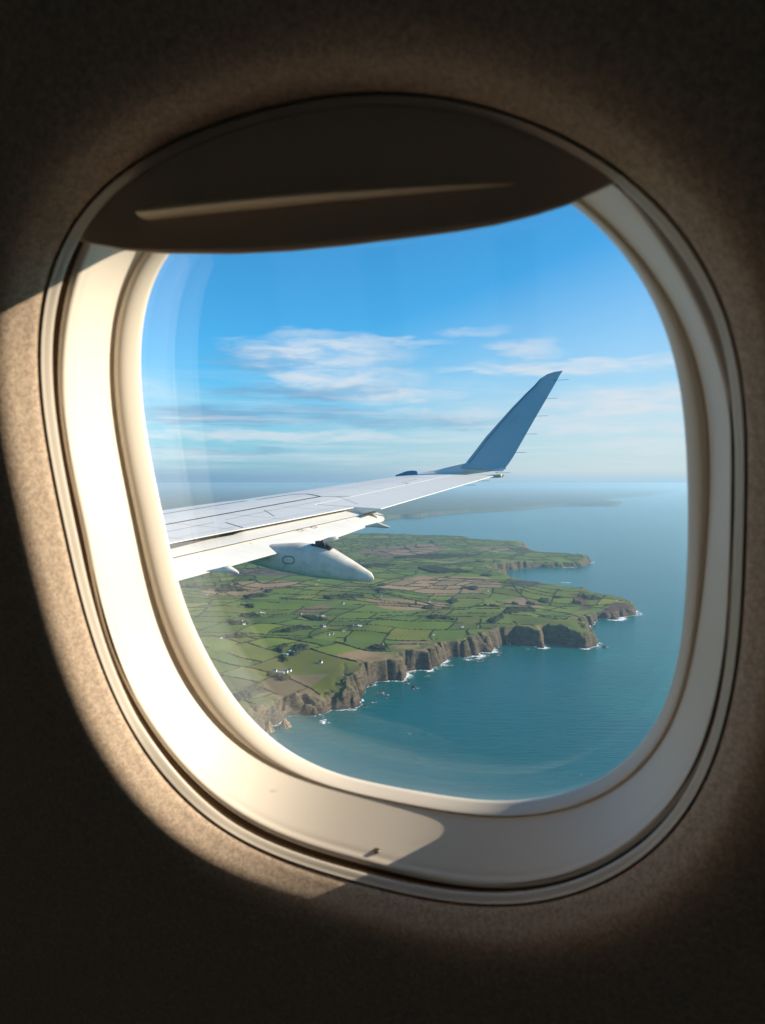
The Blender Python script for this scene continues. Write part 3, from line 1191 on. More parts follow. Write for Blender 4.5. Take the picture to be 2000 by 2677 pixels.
def height(x, y, d):
    """height above the sea for warped inland distance d"""
    H = plateau(x, y)
    wdt = 27 + 22 * fbm(x / 60, y / 60, 41, 3) + 26 * fbm(x / 190, y / 190, 43, 2)
    wdt = np.maximum(wdt, 8)
    t = np.clip(d / wdt, 0, 1)
    S = 1 - (1 - t) ** 1.7
    h = H * (S * .9 + .1 * np.clip(d / 70, 0, 1))
    face = np.clip(d / 3, 0, 1) * np.clip((wdt * 1.25 - d) / 12, 0, 1)
    h = h + face * (13 * fbm(x / 17, y / 17, 53, 3) + 4.0 * fbm(x / 5, y / 5, 59, 2))
    # low rock platforms at the foot
    h = np.where(d > 0, np.maximum(h, .4), d * .35)
    return np.maximum(h, -8)


rr = list(np.arange(1180, 2850, 2.5))
while rr[-1] < 7500:
    rr.append(rr[-1] * 1.0015)
while rr[-1] < 60000:
    rr.append(rr[-1] * 1.006)
rr = np.array(rr)
aa = np.radians(np.arange(-37, 34.01, .095))
NR, NT = len(rr), len(aa)
GX = rr[:, None] * np.sin(aa)[None]
GY = rr[:, None] * np.cos(aa)[None]
STEP = 3
cx_ = GX[::STEP, ::STEP]
cy_ = GY[::STEP, ::STEP]
pad = lambda A: np.pad(A, ((0, 1), (0, 1)), mode='edge')
dm = signed_dist(cx_, cy_, main_poly)
df_ = signed_dist(cx_, cy_, far_poly)
DM = upsample(pad(dm), STEP, NR, NT)
DF = upsample(pad(df_), STEP, NR, NT)
near = np.maximum(DM, DF)
D = near + np.where(np.abs(near) < 400, coast_warp(GX, GY), 0)
HZ = height(GX, GY, D)
# the low rock spit in the bay and far lands keep to smaller heights
spit = np.array([ground(p, SEA) for p in ((1330, 1517), (1425, 1520), (1425, 1526), (1350, 1540))])
spx, spy = spit[:, 0].mean(), spit[:, 1].mean()
msp = signed_dist(cx_, cy_, np.array([ground(p, SEA) for p in ((1318, 1524), (1345, 1517), (1430, 1519), (1430, 1528), (1352, 1537), (1335, 1534))]))
MSP = upsample(pad(msp), STEP, NR, NT)
HZ = np.where((MSP > -20) & (HZ > 0), np.minimum(HZ, 5 + np.clip(-MSP, 0, 99) * .8), HZ)
PZ = SEA + HZ

# ---- fields: blocks of land, each cut again and again into plots
CS = 620.0


def fields(x, y):
    gx, gy = x / CS + .25 * fbm(x / 500, y / 500, 71, 2), y / CS + .25 * fbm(x / 500, y / 500, 77, 2)
    ix, iy = np.floor(gx).astype(np.int64), np.floor(gy).astype(np.int64)
    b1 = np.full(x.shape, 1e9)
    b2 = np.full(x.shape, 1e9)
    cid = np.zeros(x.shape, np.int64)
    px_ = np.zeros(x.shape)
    py_ = np.zeros(x.shape)
    for dx in (-1, 0, 1):
        for dy in (-1, 0, 1):
            jx, jy = ix + dx, iy + dy
            qx = jx + .15 + .7 * hash2(jx, jy, 101)
            qy = jy + .15 + .7 * hash2(jx, jy, 103)
            d = (gx - qx) ** 2 + (gy - qy) ** 2
            new = d < b1
            b2 = np.where(new, b1, np.minimum(b2, d))
            b1 = np.where(new, d, b1)
            cid = np.where(new, (jx * 7919 + jy * 104729) & 0xFFFFF, cid)
            px_ = np.where(new, qx, px_)
            py_ = np.where(new, qy, py_)
    edge = (np.sqrt(b2) - np.sqrt(b1)) * CS * .5
    zero = np.zeros_like(cid)
    ang = -.28 + 1.0 * (hash2(cid, zero, 107) - .5) + (hash2(cid, zero, 109) > .8) * .9
    wxx = (gx - px_) * CS + 10 * fbm(x / 90, y / 90, 81, 2)
    wyy = (gy - py_) * CS + 10 * fbm(x / 90, y / 90, 83, 2)
    a = wxx * np.cos(ang) + wyy * np.sin(ang)
    b_ = -wxx * np.sin(ang) + wyy * np.cos(ang)
    lo_a, hi_a = np.full(x.shape, -800.0), np.full(x.shape, 800.0)
    lo_b, hi_b = np.full(x.shape, -800.0), np.full(x.shape, 800.0)
    node = cid.copy()
    for lev in range(9):
        la, lb = hi_a - lo_a, hi_b - lo_b
        stop = (la < 165) & (lb < 125) | ((la < 320) & (lb < 200) & (hash2(node, zero + lev, 113) < .40))
        cut_a = la > lb * 1.25
        r = .34 + .32 * hash2(node, zero + lev, 127)
        sa, sb = lo_a + la * r, lo_b + lb * r
        ga, gb = a > sa, b_ > sb
        ca, cb = cut_a & ~stop, ~cut_a & ~stop
        lo_a = np.where(ca & ga, sa, lo_a)
        hi_a = np.where(ca & ~ga, sa, hi_a)
        lo_b = np.where(cb & gb, sb, lo_b)
        hi_b = np.where(cb & ~gb, sb, hi_b)
        side = np.where(cut_a, ga, gb)
        node = np.where(stop, node, (node * 2 + side + 1 + lev * 7717) & 0xFFFFFFF)
    e2 = np.minimum(np.minimum(a - lo_a, hi_a - a), np.minimum(b_ - lo_b, hi_b - b_))
    return node, np.minimum(edge, e2), a, b_


NODE, EDGE, FA, FB = fields(GX, GY)
z0_ = np.zeros_like(NODE)
h1, h2, h3 = hash2(NODE, z0_, 201), hash2(NODE, z0_, 203), hash2(NODE, z0_, 207)
PAL = np.array([(.036, .078, .018), (.045, .094, .020), (.056, .105, .022), (.032, .066, .018), (.068, .112, .026), (.050, .082, .024), (.040, .085, .024), (.085, .115, .032),
                (.048, .092, .020), (.062, .104, .022), (.060, .095, .024), (.058, .080, .026)], np.float32)
idx = np.minimum((h1 * len(PAL)).astype(int), len(PAL) - 1)
FC = PAL[idx] * (.88 + .24 * h2)[..., None]
# grazing patches and worn ground inside a plot
gn = fbm(GX / 60, GY / 60, 301, 4)
FC = FC * (1 + .22 * gn)[..., None]
FC = FC * np.array((1.85, 1.42, .72), np.float32)
stripe = np.sin(FA / 7.0 * 2 * np.pi / 2) * (h3 > .6)
FC = FC * (1 + .05 * stripe)[..., None]


def paint(pts, col, amount=1.0, soft=10, tone=.2, seedn=0):
    global FC
    zl = 36 if max(p[1] for p in pts) > 1790 or max(p[0] for p in pts) > 1600 else 52      # the near promontory lies lower
    P = np.array([ground(p, SEA + zl) for p in pts])
    x0, y0 = P.min(0) - 60
    x1, y1 = P.max(0) + 60
    rad = np.hypot(GX, GY)
    m = (GX > x0) & (GX < x1) & (GY > y0) & (GY < y1)
    if not m.any():
        return None
    d = signed_dist(GX[m], GY[m], P) + 6 * fbm(GX[m] / 40, GY[m] / 40, 400 + seedn, 2)
    k = np.clip(d / soft + .5, 0, 1) * amount
    c = np.array(col, np.float32)[None] * (1 + tone * (h2[m] - .5) * 2 + .2 * gn[m])[:, None]
    FC[m] = FC[m] * (1 - k[:, None]) + c * k[:, None]
    return m, k


TAN, BRN, PNK = (.270, .175, .092), (.160, .105, .058), (.215, .135, .088)
HEA, OLV, YEL, BRT = (.088, .036, .030), (.085, .080, .034), (.175, .140, .050), (.082, .135, .026)
for pts, col in (
        ([(954, 1562), (1017, 1561), (1092, 1566), (1179, 1571), (1145, 1593), (1039, 1595), (1001, 1590), (975, 1573)], TAN),
        ([(1000, 1520), (1058, 1508), (1102, 1502), (1194, 1507), (1271, 1511), (1312, 1521), (1308, 1535), (1271, 1537), (1194, 1547), (1140, 1552), (1063, 1540), (992, 1538), (985, 1530)], TAN),
        ([(1310, 1564), (1377, 1555), (1426, 1577), (1363, 1579)], PNK),
        ([(930, 1440), (1000, 1428), (1097, 1423), (1145, 1424), (1174, 1431), (1145, 1440), (1073, 1453), (1000, 1460)], PNK),
        ([(865, 1721), (945, 1700), (1043, 1713), (1039, 1721), (958, 1733), (912, 1727)], TAN),
        ([(1043, 1715), (1080, 1700), (1120, 1686), (1160, 1672), (1150, 1682), (1090, 1712), (1030, 1727)], TAN),
        ([(1010, 1694), (1052, 1670), (1145, 1672), (1043, 1688)], BRN),
        ([(687, 1797), (721, 1775), (865, 1776), (810, 1801), (857, 1818), (848, 1835), (785, 1842), (721, 1827), (649, 1829), (670, 1810)], (.170, .122, .064)),
        ([(763, 1598), (844, 1579), (873, 1590), (785, 1606)], BRN),
        ([(530, 1545), (611, 1522), (746, 1520), (806, 1528), (721, 1539), (649, 1552), (535, 1552)], TAN),
        ([(590, 1497), (700, 1480), (790, 1500), (740, 1510), (620, 1510)], (.105, .074, .052)),
        ([(1184, 1411), (1213, 1414), (1194, 1417)], PNK),
        ([(1238, 1430), (1330, 1427), (1350, 1435), (1250, 1435)], PNK),
        ([(1145, 1468), (1200, 1465), (1190, 1472), (1150, 1473)], PNK),
        ([(1256, 1641), (1290, 1634), (1324, 1636), (1317, 1646), (1271, 1647)], (.075, .058, .030)),
        ([(1026, 1694), (1085, 1674), (1127, 1676), (1077, 1697)], YEL),
        ([(1029, 1598), (1111, 1599), (1145, 1605), (1048, 1611), (1000, 1607)], BRT),
        ([(700, 1634), (763, 1617), (810, 1619), (746, 1639)], BRT),
        ([(560, 1760), (640, 1745), (690, 1760), (640, 1790), (590, 1790)], (.100, .120, .035))):
    paint(pts, col, 1.0, 8, .22)
# rough grass and heather along the cliff edge
k_ = np.clip((62 - D + 22 * fbm(GX / 70, GY / 70, 501, 3)) / 25, 0, 1)[..., None] * (np.abs(near) < 400)[..., None]
FC = FC * (1 - k_ * .5) + np.array((.105, .082, .040), np.float32) * k_ * .5

for pts, col in (([(1484, 1548), (1523, 1549), (1549, 1572), (1508, 1580), (1525, 1564)], HEA),
                 ([(1571, 1588), (1605, 1571), (1639, 1573), (1658, 1588), (1660, 1612), (1576, 1622), (1537, 1596)], HEA),
                 ([(1373, 1470), (1436, 1461), (1513, 1460), (1552, 1471), (1528, 1483), (1387, 1486)], HEA),
                 ([(1330, 1432), (1378, 1424), (1385, 1436), (1360, 1442)], (.05, .05, .03)),
                 ([(1530, 1660), (1545, 1664), (1570, 1685), (1540, 1690), (1515, 1676)], (.085, .070, .036)),
                 ([(900, 1808), (950, 1810), (952, 1840), (880, 1860)], (.085, .058, .036)),
                 ([(600, 1830), (650, 1800), (680, 1785), (690, 1790), (650, 1835), (600, 1850)], (.055, .045, .028)),
                 ([(1325, 1515), (1425, 1518), (1425, 1528), (1335, 1536)], (.05, .042, .036))):
    paint(pts, col, .95, 16, .1)
# far shores greyed by distance, part of the haze put into the colour
far_haze = np.clip((np.hypot(GX, GY) - 7500) / 2500, 0, 1)[..., None] * .8
FC = FC * (1 - far_haze) + np.array((.075, .075, .060), np.float32) * far_haze * (.7 + .6 * h2)[..., None]

# ---- hedges and woods
rad = np.hypot(GX, GY)
spacing = np.where(rad < 2850, 2.5, np.where(rad < 7500, rad * .0017, rad * .006))
hw = np.maximum(.75 + 1.1 * np.clip(fbm(GX / 120, GY / 120, 601, 2) * 2, -.6, 1.6), spacing * .42)
inland = (D > 48)
gap = fbm(GX / 150 + 9, GY / 150, 611, 2)
HM = (EDGE < hw) & inland & (gap > -.48) & (rad < 9000)
# sprinkled copses
cop = fbm(GX / 130, GY / 130, 621, 3)
WM = (cop > .62) & (EDGE < 26) & (D > 75) & (rad < 9000)
WOODS = [[(1310, 1603), (1339, 1583), (1387, 1578), (1402, 1588), (1368, 1598), (1339, 1607)], [(1281, 1622), (1310, 1612), (1315, 1617), (1290, 1627)],
         [(1029, 1455), (1097, 1448), (1194, 1448), (1261, 1443), (1232, 1453), (1136, 1460), (1048, 1460)], [(1092, 1484), (1126, 1482), (1232, 1498), (1145, 1498), (1111, 1491)],
         [(1104, 1581), (1121, 1576), (1136, 1583), (1116, 1588)], [(1116, 1612), (1140, 1611), (1181, 1620), (1131, 1620)], [(1172, 1561), (1194, 1564), (1198, 1571), (1179, 1571)],
         [(1208, 1532), (1247, 1532), (1242, 1537)], [(628, 1607), (662, 1600), (687, 1609), (649, 1614)], [(590, 1628), (619, 1624), (649, 1634), (611, 1636)], [(780, 1607), (831, 1609), (852, 1617), (814, 1617)],
         [(844, 1556), (950, 1552), (954, 1556), (857, 1564)], [(713, 1655), (755, 1643), (785, 1638), (810, 1643), (763, 1651)], [(700, 1759), (721, 1761), (755, 1763), (738, 1770)],
         [(611, 1810), (679, 1785), (691, 1789), (662, 1814), (628, 1823)], [(628, 1577), (662, 1579), (662, 1585)], [(1106, 1581), (1132, 1581), (1127, 1588), (1111, 1589)], [(1119, 1613), (1145, 1610), (1150, 1617), (1127, 1617)],
         [(967, 1691), (1013, 1685), (1022, 1694), (992, 1698)], [(721, 1700), (746, 1688), (755, 1690), (735, 1703)], [(770, 1688), (792, 1688), (802, 1702), (780, 1712), (760, 1716)], [(735, 1712), (748, 1725), (740, 1727), (728, 1712)],
         [(470, 1470 + 60), (520, 1526), (560, 1529), (500, 1535)], [(1255, 1505), (1285, 1503), (1280, 1508)], [(640, 1553), (690, 1549), (700, 1554), (650, 1558)], [(930, 1478), (990, 1472), (1040, 1476), (960, 1484)]]
for pts in WOODS:
    P = np.array([ground(p, SEA + 54) for p in pts])
    x0, y0 = P.min(0) - 40
    x1, y1 = P.max(0) + 40
    m = (GX > x0) & (GX < x1) & (GY > y0) & (GY < y1)
    if m.any():
        WM[m] |= (signed_dist(GX[m], GY[m], P) + 16 * fbm(GX[m] / 28, GY[m] / 28, 631, 3)) > 0
WM &= (D > 20)
HM &= ~WM
fast_z = PZ.copy()


def quads_of(mask_v, how):
    a, b_, c, d = mask_v[:-1, :-1], mask_v[1:, :-1], mask_v[1:, 1:], mask_v[:-1, 1:]
    q = (a | b_ | c | d) if how == 'any' else (a & b_ & c & d)
    i, j = np.nonzero(q)
    base = i * NT + j
    return np.stack([base, base + 1, base + NT + 1, base + NT], 1)


def grid_object(name, quads, Z, mats, attrs=None):
    used, inv = np.unique(quads, return_inverse=True)
    V = np.stack([GX.ravel()[used], GY.ravel()[used], Z.ravel()[used]], 1)
    me = np_mesh(name, V, inv.reshape(-1, 4))
    for an, arr in (attrs or {}).items():
        if arr.ndim == 3:
            at = me.attributes.new(an, 'FLOAT_COLOR', 'POINT')
            c = np.ones((len(used), 4), np.float32)
            c[:, :3] = arr.reshape(-1, 3)[used]
            at.data.foreach_set("color", c.ravel())
        else:
            at = me.attributes.new(an, 'FLOAT', 'POINT')
            at.data.foreach_set("value", arr.ravel()[used].astype(np.float32))
    return link_mesh(name, me, mats)


# land material: field colours above, bedded rock where it is steep
m_land, g, b = mat("land", (.05, .09, .02), .9, .15)
at_ = g.node('ShaderNodeAttribute', attribute_name="field")
geo = g.node('ShaderNodeNewGeometry')
sepn = g.node('ShaderNodeSeparateXYZ')
g.link(geo.outputs['Normal'], sepn.inputs[0])
sepp = g.node('ShaderNodeSeparateXYZ')
g.link(geo.outputs['Position'], sepp.inputs[0])
nA = g.noise(geo.outputs['Position'], .012, 5, .6)
nB = g.noise(geo.outputs['Position'], .11, 5, .65)
nC = g.noise(geo.outputs['Position'], .33, 3, .6)
mp = g.node('ShaderNodeMapping')
mp.inputs['Scale'].default_value = (.05, .05, .17)
mp.inputs['Rotation'].default_value = (R_(24), R_(16), 0)
g.link(geo.outputs['Position'], mp.inputs[0])
bed = g.noise(mp.outputs[0], 1.0, 5, .68, 1.1)
rock1 = g.mix(g.ramp(bed, .35, .65), (.022, .017, .014), (.118, .088, .058))
rock2 = g.mix(g.ramp(nA, .50, .70), rock1, g.mix(g.ramp(bed, .35, .65), (.038, .028, .020), (.20, .135, .068)))
rock3 = g.mix(g.m('MULTIPLY', g.ramp(nB, .50, .66), g.ramp(g.m('SUBTRACT', sepp.outputs[2], SEA), 8, 30)), rock2, (.066, .066, .030))
hgt = g.m('SUBTRACT', sepp.outputs[2], SEA)
wet = g.ramp(hgt, 7.0, 2.0)
rock4 = g.mix(g.m('MULTIPLY', wet, .75), rock3, (.028, .024, .020))
steep = g.ramp(g.m('ADD', sepn.outputs[2], g.m('MULTIPLY', g.m('SUBTRACT', nB, .5), .35)), .80, .62)
steep = g.m('MAXIMUM', steep, g.ramp(hgt, 5, 3))
fcol = g.mix(g.m('MULTIPLY', g.ramp(nC, .35, .7), .28), g.mix(g.m('MULTIPLY', g.ramp(nB, .45, .7), .13), at_.outputs['Color'], (.16, .14, .055)), (.040, .050, .018))
g.link(g.mix(steep, fcol, rock4), b.inputs['Base Color'])
bp = g.node('ShaderNodeBump')
bp.inputs['Strength'].default_value = .9
bp.inputs['Distance'].default_value = 3.0
g.link(g.m('ADD', g.m('MULTIPLY', bed, .6), nB), bp.inputs['Height'])
bmix = g.node('ShaderNodeMix', data_type='VECTOR')
g.link(steep, bmix.inputs[0])
g.link(geo.outputs['Normal'], bmix.inputs[4])
g.link(bp.outputs[0], bmix.inputs[5])
g.link(bmix.outputs[1], b.inputs['Normal'])
land = grid_object("land_terrain", quads_of(D > -12, 'any'), PZ, m_land, {"field": FC.astype(np.float32)})
tag(land, kind="structure")

m_hedge, g, b = mat("hedge_leaves", (.016, .024, .010), .9, .1)
geo = g.node('ShaderNodeNewGeometry')
nh = g.noise(geo.outputs['Position'], .25, 4, .6)
g.link(g.mix(g.ramp(nh, .35, .65), (.011, .017, .008), (.030, .040, .016)), b.inputs['Base Color'])
lump = vnoise(GX / 5.0, GY / 5.0, 701)
lump2 = vnoise(GX / 9.0, GY / 9.0, 703)
HH = np.where(HM, 1.2 + 3.0 * lump ** 1.5, -.6)
hed = grid_object("hedgerows", quads_of(HM, 'any'), PZ + HH, m_hedge)
tag(hed, "dark hedgerows dividing the green and tan fields", "hedges", None, "stuff")
m_wood, g, b = mat("wood_leaves", (.020, .028, .012), .9, .1)
geo = g.node('ShaderNodeNewGeometry')
nh = g.noise(geo.outputs['Position'], .12, 4, .6)
g.link(g.mix(g.ramp(nh, .38, .62), (.012, .018, .009), (.036, .038, .018)), b.inputs['Base Color'])
WHT = np.where(WM, 2.5 + 7 * lump2 * (.4 + lump), -.6)
woo = grid_object("woodland", quads_of(WM, 'any'), PZ + WHT, m_wood)
tag(woo, "dark clumps of trees scattered between the fields and farms", "woods", None, "stuff")

# ---- sea
m_sea, g, b = mat("sea_water", (.002, .05, .075), .22, .5)
b.inputs['IOR'].default_value = 1.333
b.inputs['Specular IOR Level'].default_value = .22
geo = g.node('ShaderNodeNewGeometry')
sA = g.noise(geo.outputs['Position'], .0016, 4, .55)
sB = g.noise(geo.outputs['Position'], .0005, 3, .55)
mps = g.node('ShaderNodeMapping')
mps.inputs['Rotation'].default_value = (0, 0, R_(12))
mps.inputs['Scale'].default_value = (.016, .085, .05)
g.link(geo.outputs['Position'], mps.inputs[0])
wv1 = g.noise(mps.outputs[0], 1.0, 5, .6, .2)
mps2 = g.node('ShaderNodeMapping')
mps2.inputs['Rotation'].default_value = (0, 0, R_(-20))
mps2.inputs['Scale'].default_value = (.06, .16, .1)
g.link(geo.outputs['Position'], mps2.inputs[0])
wv2 = g.noise(mps2.outputs[0], 1.0, 4, .6)
seac = g.mix(g.ramp(g.m('ADD', g.m('MULTIPLY', sA, .6), g.m('MULTIPLY', sB, .4)), .40, .60), (.0, .084, .091), (.0, .122, .112))
g.link(g.mix(g.m('MULTIPLY', g.ramp(wv1, .3, .7), .50), seac, (.0, .056, .074)), b.inputs['Base Color'])
bp = g.node('ShaderNodeBump')
bp.inputs['Strength'].default_value = .6
bp.inputs['Distance'].default_value = 2.6
g.link(g.m('ADD', wv1, g.m('MULTIPLY', wv2, .5)), bp.inputs['Height'])
g.link(bp.outputs[0], b.inputs['Normal'])
bm = bmesh.new()
cen = bm.verts.new((0, 0, SEA))
prev = None
NS = 96
for r in (300, 800, 1500, 3000, 6000, 12000, 25000, 50000, 96000):
    row = [bm.verts.new((r * math.sin(2 * math.pi * i / NS), r * math.cos(2 * math.pi * i / NS), SEA)) for i in range(NS)]
    for i in range(NS):
        j = (i + 1) % NS
        if prev is None:
            bm.faces.new((cen, row[i], row[j]))
        else:
            bm.faces.new((prev[i], row[i], row[j], prev[j]))
    prev = row
for f in bm.faces:
    f.normal_update()
    if f.normal.z < 0:
        f.normal_flip()
sea = obj_bm("sea_water", bm, m_sea, None, True, False)
tag(sea, kind="structure")

# ---- rocks standing in the surf
m_rock, g, b = mat("wet_rock", (.06, .05, .04), .7, .3)
geo = g.node('ShaderNodeNewGeometry')
nr = g.noise(geo.outputs['Position'], .3, 5, .65)
g.link(g.mix(g.ramp(nr, .35, .65), (.030, .026, .022), (.12, .095, .065)), b.inputs['Base Color'])
m_stack, g, b = mat("ochre_rock", (.25, .17, .09), .85, .2)
geo = g.node('ShaderNodeNewGeometry')
nr = g.noise(geo.outputs['Position'], .22, 5, .65)
g.link(g.mix(g.ramp(nr, .35, .65), (.09, .065, .04), (.34, .225, .11)), b.inputs['Base Color'])

ROCKS = [  # photo x, y, length, height, label
    (1083, 1799, 19, 6, "dark sea rock ringed by white surf, farthest out from the cliff foot"),
    (1063, 1787, 14, 5, "dark rock close inshore above the surf-ringed outlying rock"),
    (1011, 1817, 11, 3, "low rock in a patch of foam off the small brown promontory's cove"),
    (996, 1811, 15, 4, "long low rock nearest the cliff foot of the cove beside the brown promontory"),
    (979, 1836, 9, 2, "small awash rock right of the brown promontory in a white foam patch"),
    (957, 1848, 10, 4, "rock touching the right foot of the brown promontory"),
    (1010, 1817 + 9, 7, 2, "tiny awash rock below the cove, lowest of its foam patches"),
    (1256, 1728, 16, 3, "awash rock under the dark gully in the middle of the long cliff"),
    (1300, 1713, 14, 4, "rock in foam just left of the shaded bay"),
    (1339, 1706, 8, 2, "small rock in foam off the left end of the shaded bay"),
    (1279, 1719, 9, 3, "small dark rock between the gully rock and the shaded bay"),
    (1116, 1767, 12, 3, "rock in a white foam patch below the tan cliff field"),
    (1379, 1697, 8, 3, "small rock at the foot of the shaded bay left of its sunlit rib"),
    (1581, 1692, 17, 5, "dark rock with spray off the tip of the grassy point"),
    (1556, 1640, 13, 4, "rock at the foot of the pale sunlit cliff left of the heather headland"),
    (1670, 1606, 14, 4, "rock in surf off the tip of the heather headland"),
    (1480, 1523, 40, 2, "flat reef under a white breaker out in the far bay"),
]
rock_xy = []


def make_rock(name, x, y, ln, hg, seed, m, taper=.55):
    rnd = random.Random(seed)
    bm = bmesh.new()
    bmesh.ops.create_icosphere(bm, subdivisions=3, radius=1.0)
    ph = [rnd.uniform(0, 6.28) for _ in range(6)]
    for v in bm.verts:
        c = v.co
        k = 1 + .22 * math.sin(3.1 * c.x + ph[0]) * math.cos(2.7 * c.y + ph[1]) + .16 * math.sin(6.3 * c.y + ph[2] + 4 * c.z) + .10 * math.sin(11 * c.x + ph[3] + 7 * c.y)
        c *= k
        c.x *= 1 - max(0, c.z) * (1 - taper)
        c.y *= 1 - max(0, c.z) * (1 - taper)
        c.x *= ln / 2
        c.y *= ln / 2 * .62
        c.z *= hg * (1 if c.z > 0 else .5)
    o = obj_bm(name, bm, m, None, False)
    o.location = (x, y, SEA - .2)
    o.rotation_euler = (0, 0, rnd.uniform(-.4, .5))
    return o


for i, (px, py, ln, hg, lab) in enumerate(ROCKS):
    x, y = ground((px, py), SEA)
    o = make_rock("sea_rock", x, y, ln, hg, 40 + i, m_rock)
    tag(o, lab, "rock", "rocks off the cliffs")
    rock_xy.append((x, y, ln))
for (px, py, ln, hg, lab) in ((702, 1913, 22, 26, "ochre rock stack at the bottom left beside the window surround"), (746, 1902, 26, 17, "broken ochre stack at the cliff foot left of the striped promontory"), (664, 1897, 20, 34, "tall ochre pinnacle partly hidden behind the window rim")):
    x, y = ground((px, py), SEA)
    o = make_rock("sea_stack", x, y, ln, hg, int(px), m_stack, .42)
    tag(o, lab, "sea stack", "rock stacks off the near cliff")
    rock_xy.append((x, y, ln * .7))

# ---- surf: broken white water along the foot of the cliffs
foam = np.clip((20 + D) / 20, 0, 1) * (D < 3) * (.12 + 1.1 * np.clip(fbm(GX / 110, GY / 110, 801, 2) + .25, 0, 1))
foam = np.maximum(foam, np.clip(1 + D / 6, 0, 1) * (D < 2.5) * (.75 + .5 * fbm(GX / 40, GY / 40, 811, 2)))
expo = [(1664, 1603, 70), (1575, 1690, 55), (1545, 1640, 45), (1120, 1757, 75), (1180, 1735, 50), (900, 1868, 50), (760, 1900, 50), (850, 1885, 40), (1430, 1694, 40), (1530, 1697, 45), (1560, 1471, 60), (1620, 1622, 60), (1080, 1766, 50), (690, 1930, 60), (1245, 1722, 45), (1310, 1702, 45)]
for px, py, rd in expo:
    x, y = ground((px, py), SEA)
    q = np.exp(-((GX - x) ** 2 + (GY - y) ** 2) / rd ** 2)
    foam = np.maximum(foam, q * np.clip((34 + D) / 34, 0, 1) * (D < 3) * 1.1)
for x, y, ln in rock_xy:
    q = np.hypot((GX - x) / 1.5, GY - y)
    foam = np.maximum(foam, np.clip(1.15 - q / (ln * .62), 0, 1) * (D < 3))
foam = np.where(rad < 6000, foam, 0)
m_surf = bpy.data.materials.new("surf_foam")
m_surf.use_nodes = True
nt = m_surf.node_tree
nt.nodes.clear()
g = NG(nt)
geo = g.node('ShaderNodeNewGeometry')
fa = g.node('ShaderNodeAttribute', attribute_name="foam")
fn = g.noise(geo.outputs['Position'], .16, 5, .68, .6)
al = g.ramp(g.m('ADD', fn, g.m('MULTIPLY', fa.outputs['Fac'], .42)), .68, .86)
df = g.node('ShaderNodeBsdfDiffuse')
df.inputs[0].default_value = (.85, .87, .88, 1)
tr = g.node('ShaderNodeBsdfTransparent')
mx = g.node('ShaderNodeMixShader')
g.link(al, mx.inputs[0])
g.link(tr.outputs[0], mx.inputs[1])
g.link(df.outputs[0], mx.inputs[2])
out = g.node('ShaderNodeOutputMaterial')
g.link(mx.outputs[0], out.inputs[0])
su_ = grid_object("surf", quads_of(foam > .04, 'any'), np.full_like(PZ, SEA + .35), m_surf, {"foam": foam.astype(np.float32)})
tag(su_, "white surf breaking along the foot of the cliffs", "surf", None, "stuff")

# ---- farmhouses
m_white, g, b = mat("white_render", (.62, .60, .56), .8, .2)
m_slate, g, b = mat("slate_roof", (.09, .09, .10), .6, .3)
m_tile, g, b = mat("red_tile_roof", (.22, .10, .065), .8, .2)
m_tin, g, b = mat("grey_sheet_roof", (.30, .32, .34), .5, .4)
m_barn, g, b = mat("barn_wall", (.34, .32, .29), .8, .2)


def ground_z(x, y):
    r = math.hypot(x, y)
    a = math.atan2(x, y)
    i = int(np.clip(np.searchsorted(rr, r), 0, NR - 1))
    j = int(np.clip(np.searchsorted(aa, a), 0, NT - 1))
    return float(PZ[i, j])


def land_at(p):
    z = SEA + 50
    for _ in range(6):
        x, y = ground(p, z)
        z = ground_z(x, y)
    return x, y, z


proto = {}


def house_meshes(kind):
    if kind in proto:
        return proto[kind]
    L_, W_, H_, RH = {'house': (13, 7.5, 5.2, 3.6), 'cottage': (11, 6.5, 3.4, 3.0), 'barn': (24, 13, 4.6, 3.2)}[kind]
    bm = bmesh.new()
    a, c = L_ / 2, W_ / 2
    v = [bm.verts.new(p) for p in ((-a, -c, -2), (a, -c, -2), (a, c, -2), (-a, c, -2), (-a, -c, H_), (a, -c, H_), (a, c, H_), (-a, c, H_), (-a, 0, H_ + RH), (a, 0, H_ + RH))]
    for f in ((0, 1, 5, 4), (2, 3, 7, 6), (1, 2, 6, 9, 5), (3, 0, 4, 8, 7), (3, 2, 1, 0)):
        bm.faces.new([v[i] for i in f])
    mw = bpy.data.meshes.new("wall")
    bm.to_mesh(mw)
    bm.free()
    mw.materials.append(m_barn if kind == 'barn' else m_white)
    bm = bmesh.new()
    o_ = .35
    prof = [(-(c + o_), H_ - .25), (0, H_ + RH + .15), (c + o_, H_ - .25), (c + o_, H_), (0, H_ + RH + .42), (-(c + o_), H_)]
    e1 = [bm.verts.new((-a - o_, y, z)) for y, z in prof]
    e2 = [bm.verts.new((a + o_, y, z)) for y, z in prof]
    for i in range(6):
        bm.faces.new((e1[i], e1[(i + 1) % 6], e2[(i + 1) % 6], e2[i]))
    for e in (e1, e2):
        bm.faces.new((e[0], e[1], e[4], e[5]))
        bm.faces.new((e[1], e[2], e[3], e[4]))
    bmesh.ops.recalc_face_normals(bm, faces=bm.faces[:])
    mr = bpy.data.meshes.new("roof")
    bm.to_mesh(mr)
    bm.free()
    mr.materials.append(m_tin if kind == 'barn' else m_slate)
    bm = bmesh.new()
    for sx in ((1,) if kind != 'barn' else ()):
        add_box(bm, Vector((sx * (a - .7), 0, H_ + RH + .5)), Vector((1, 0, 0)), Vector((0, 1, 0)), ZU, .45, .6, .9)
    mc = bpy.data.meshes.new("chimney")
    bm.to_mesh(mc)
    bm.free()
    mc.materials.append(m_white)
    proto[kind] = (mw, mr, mc)
    return proto[kind]


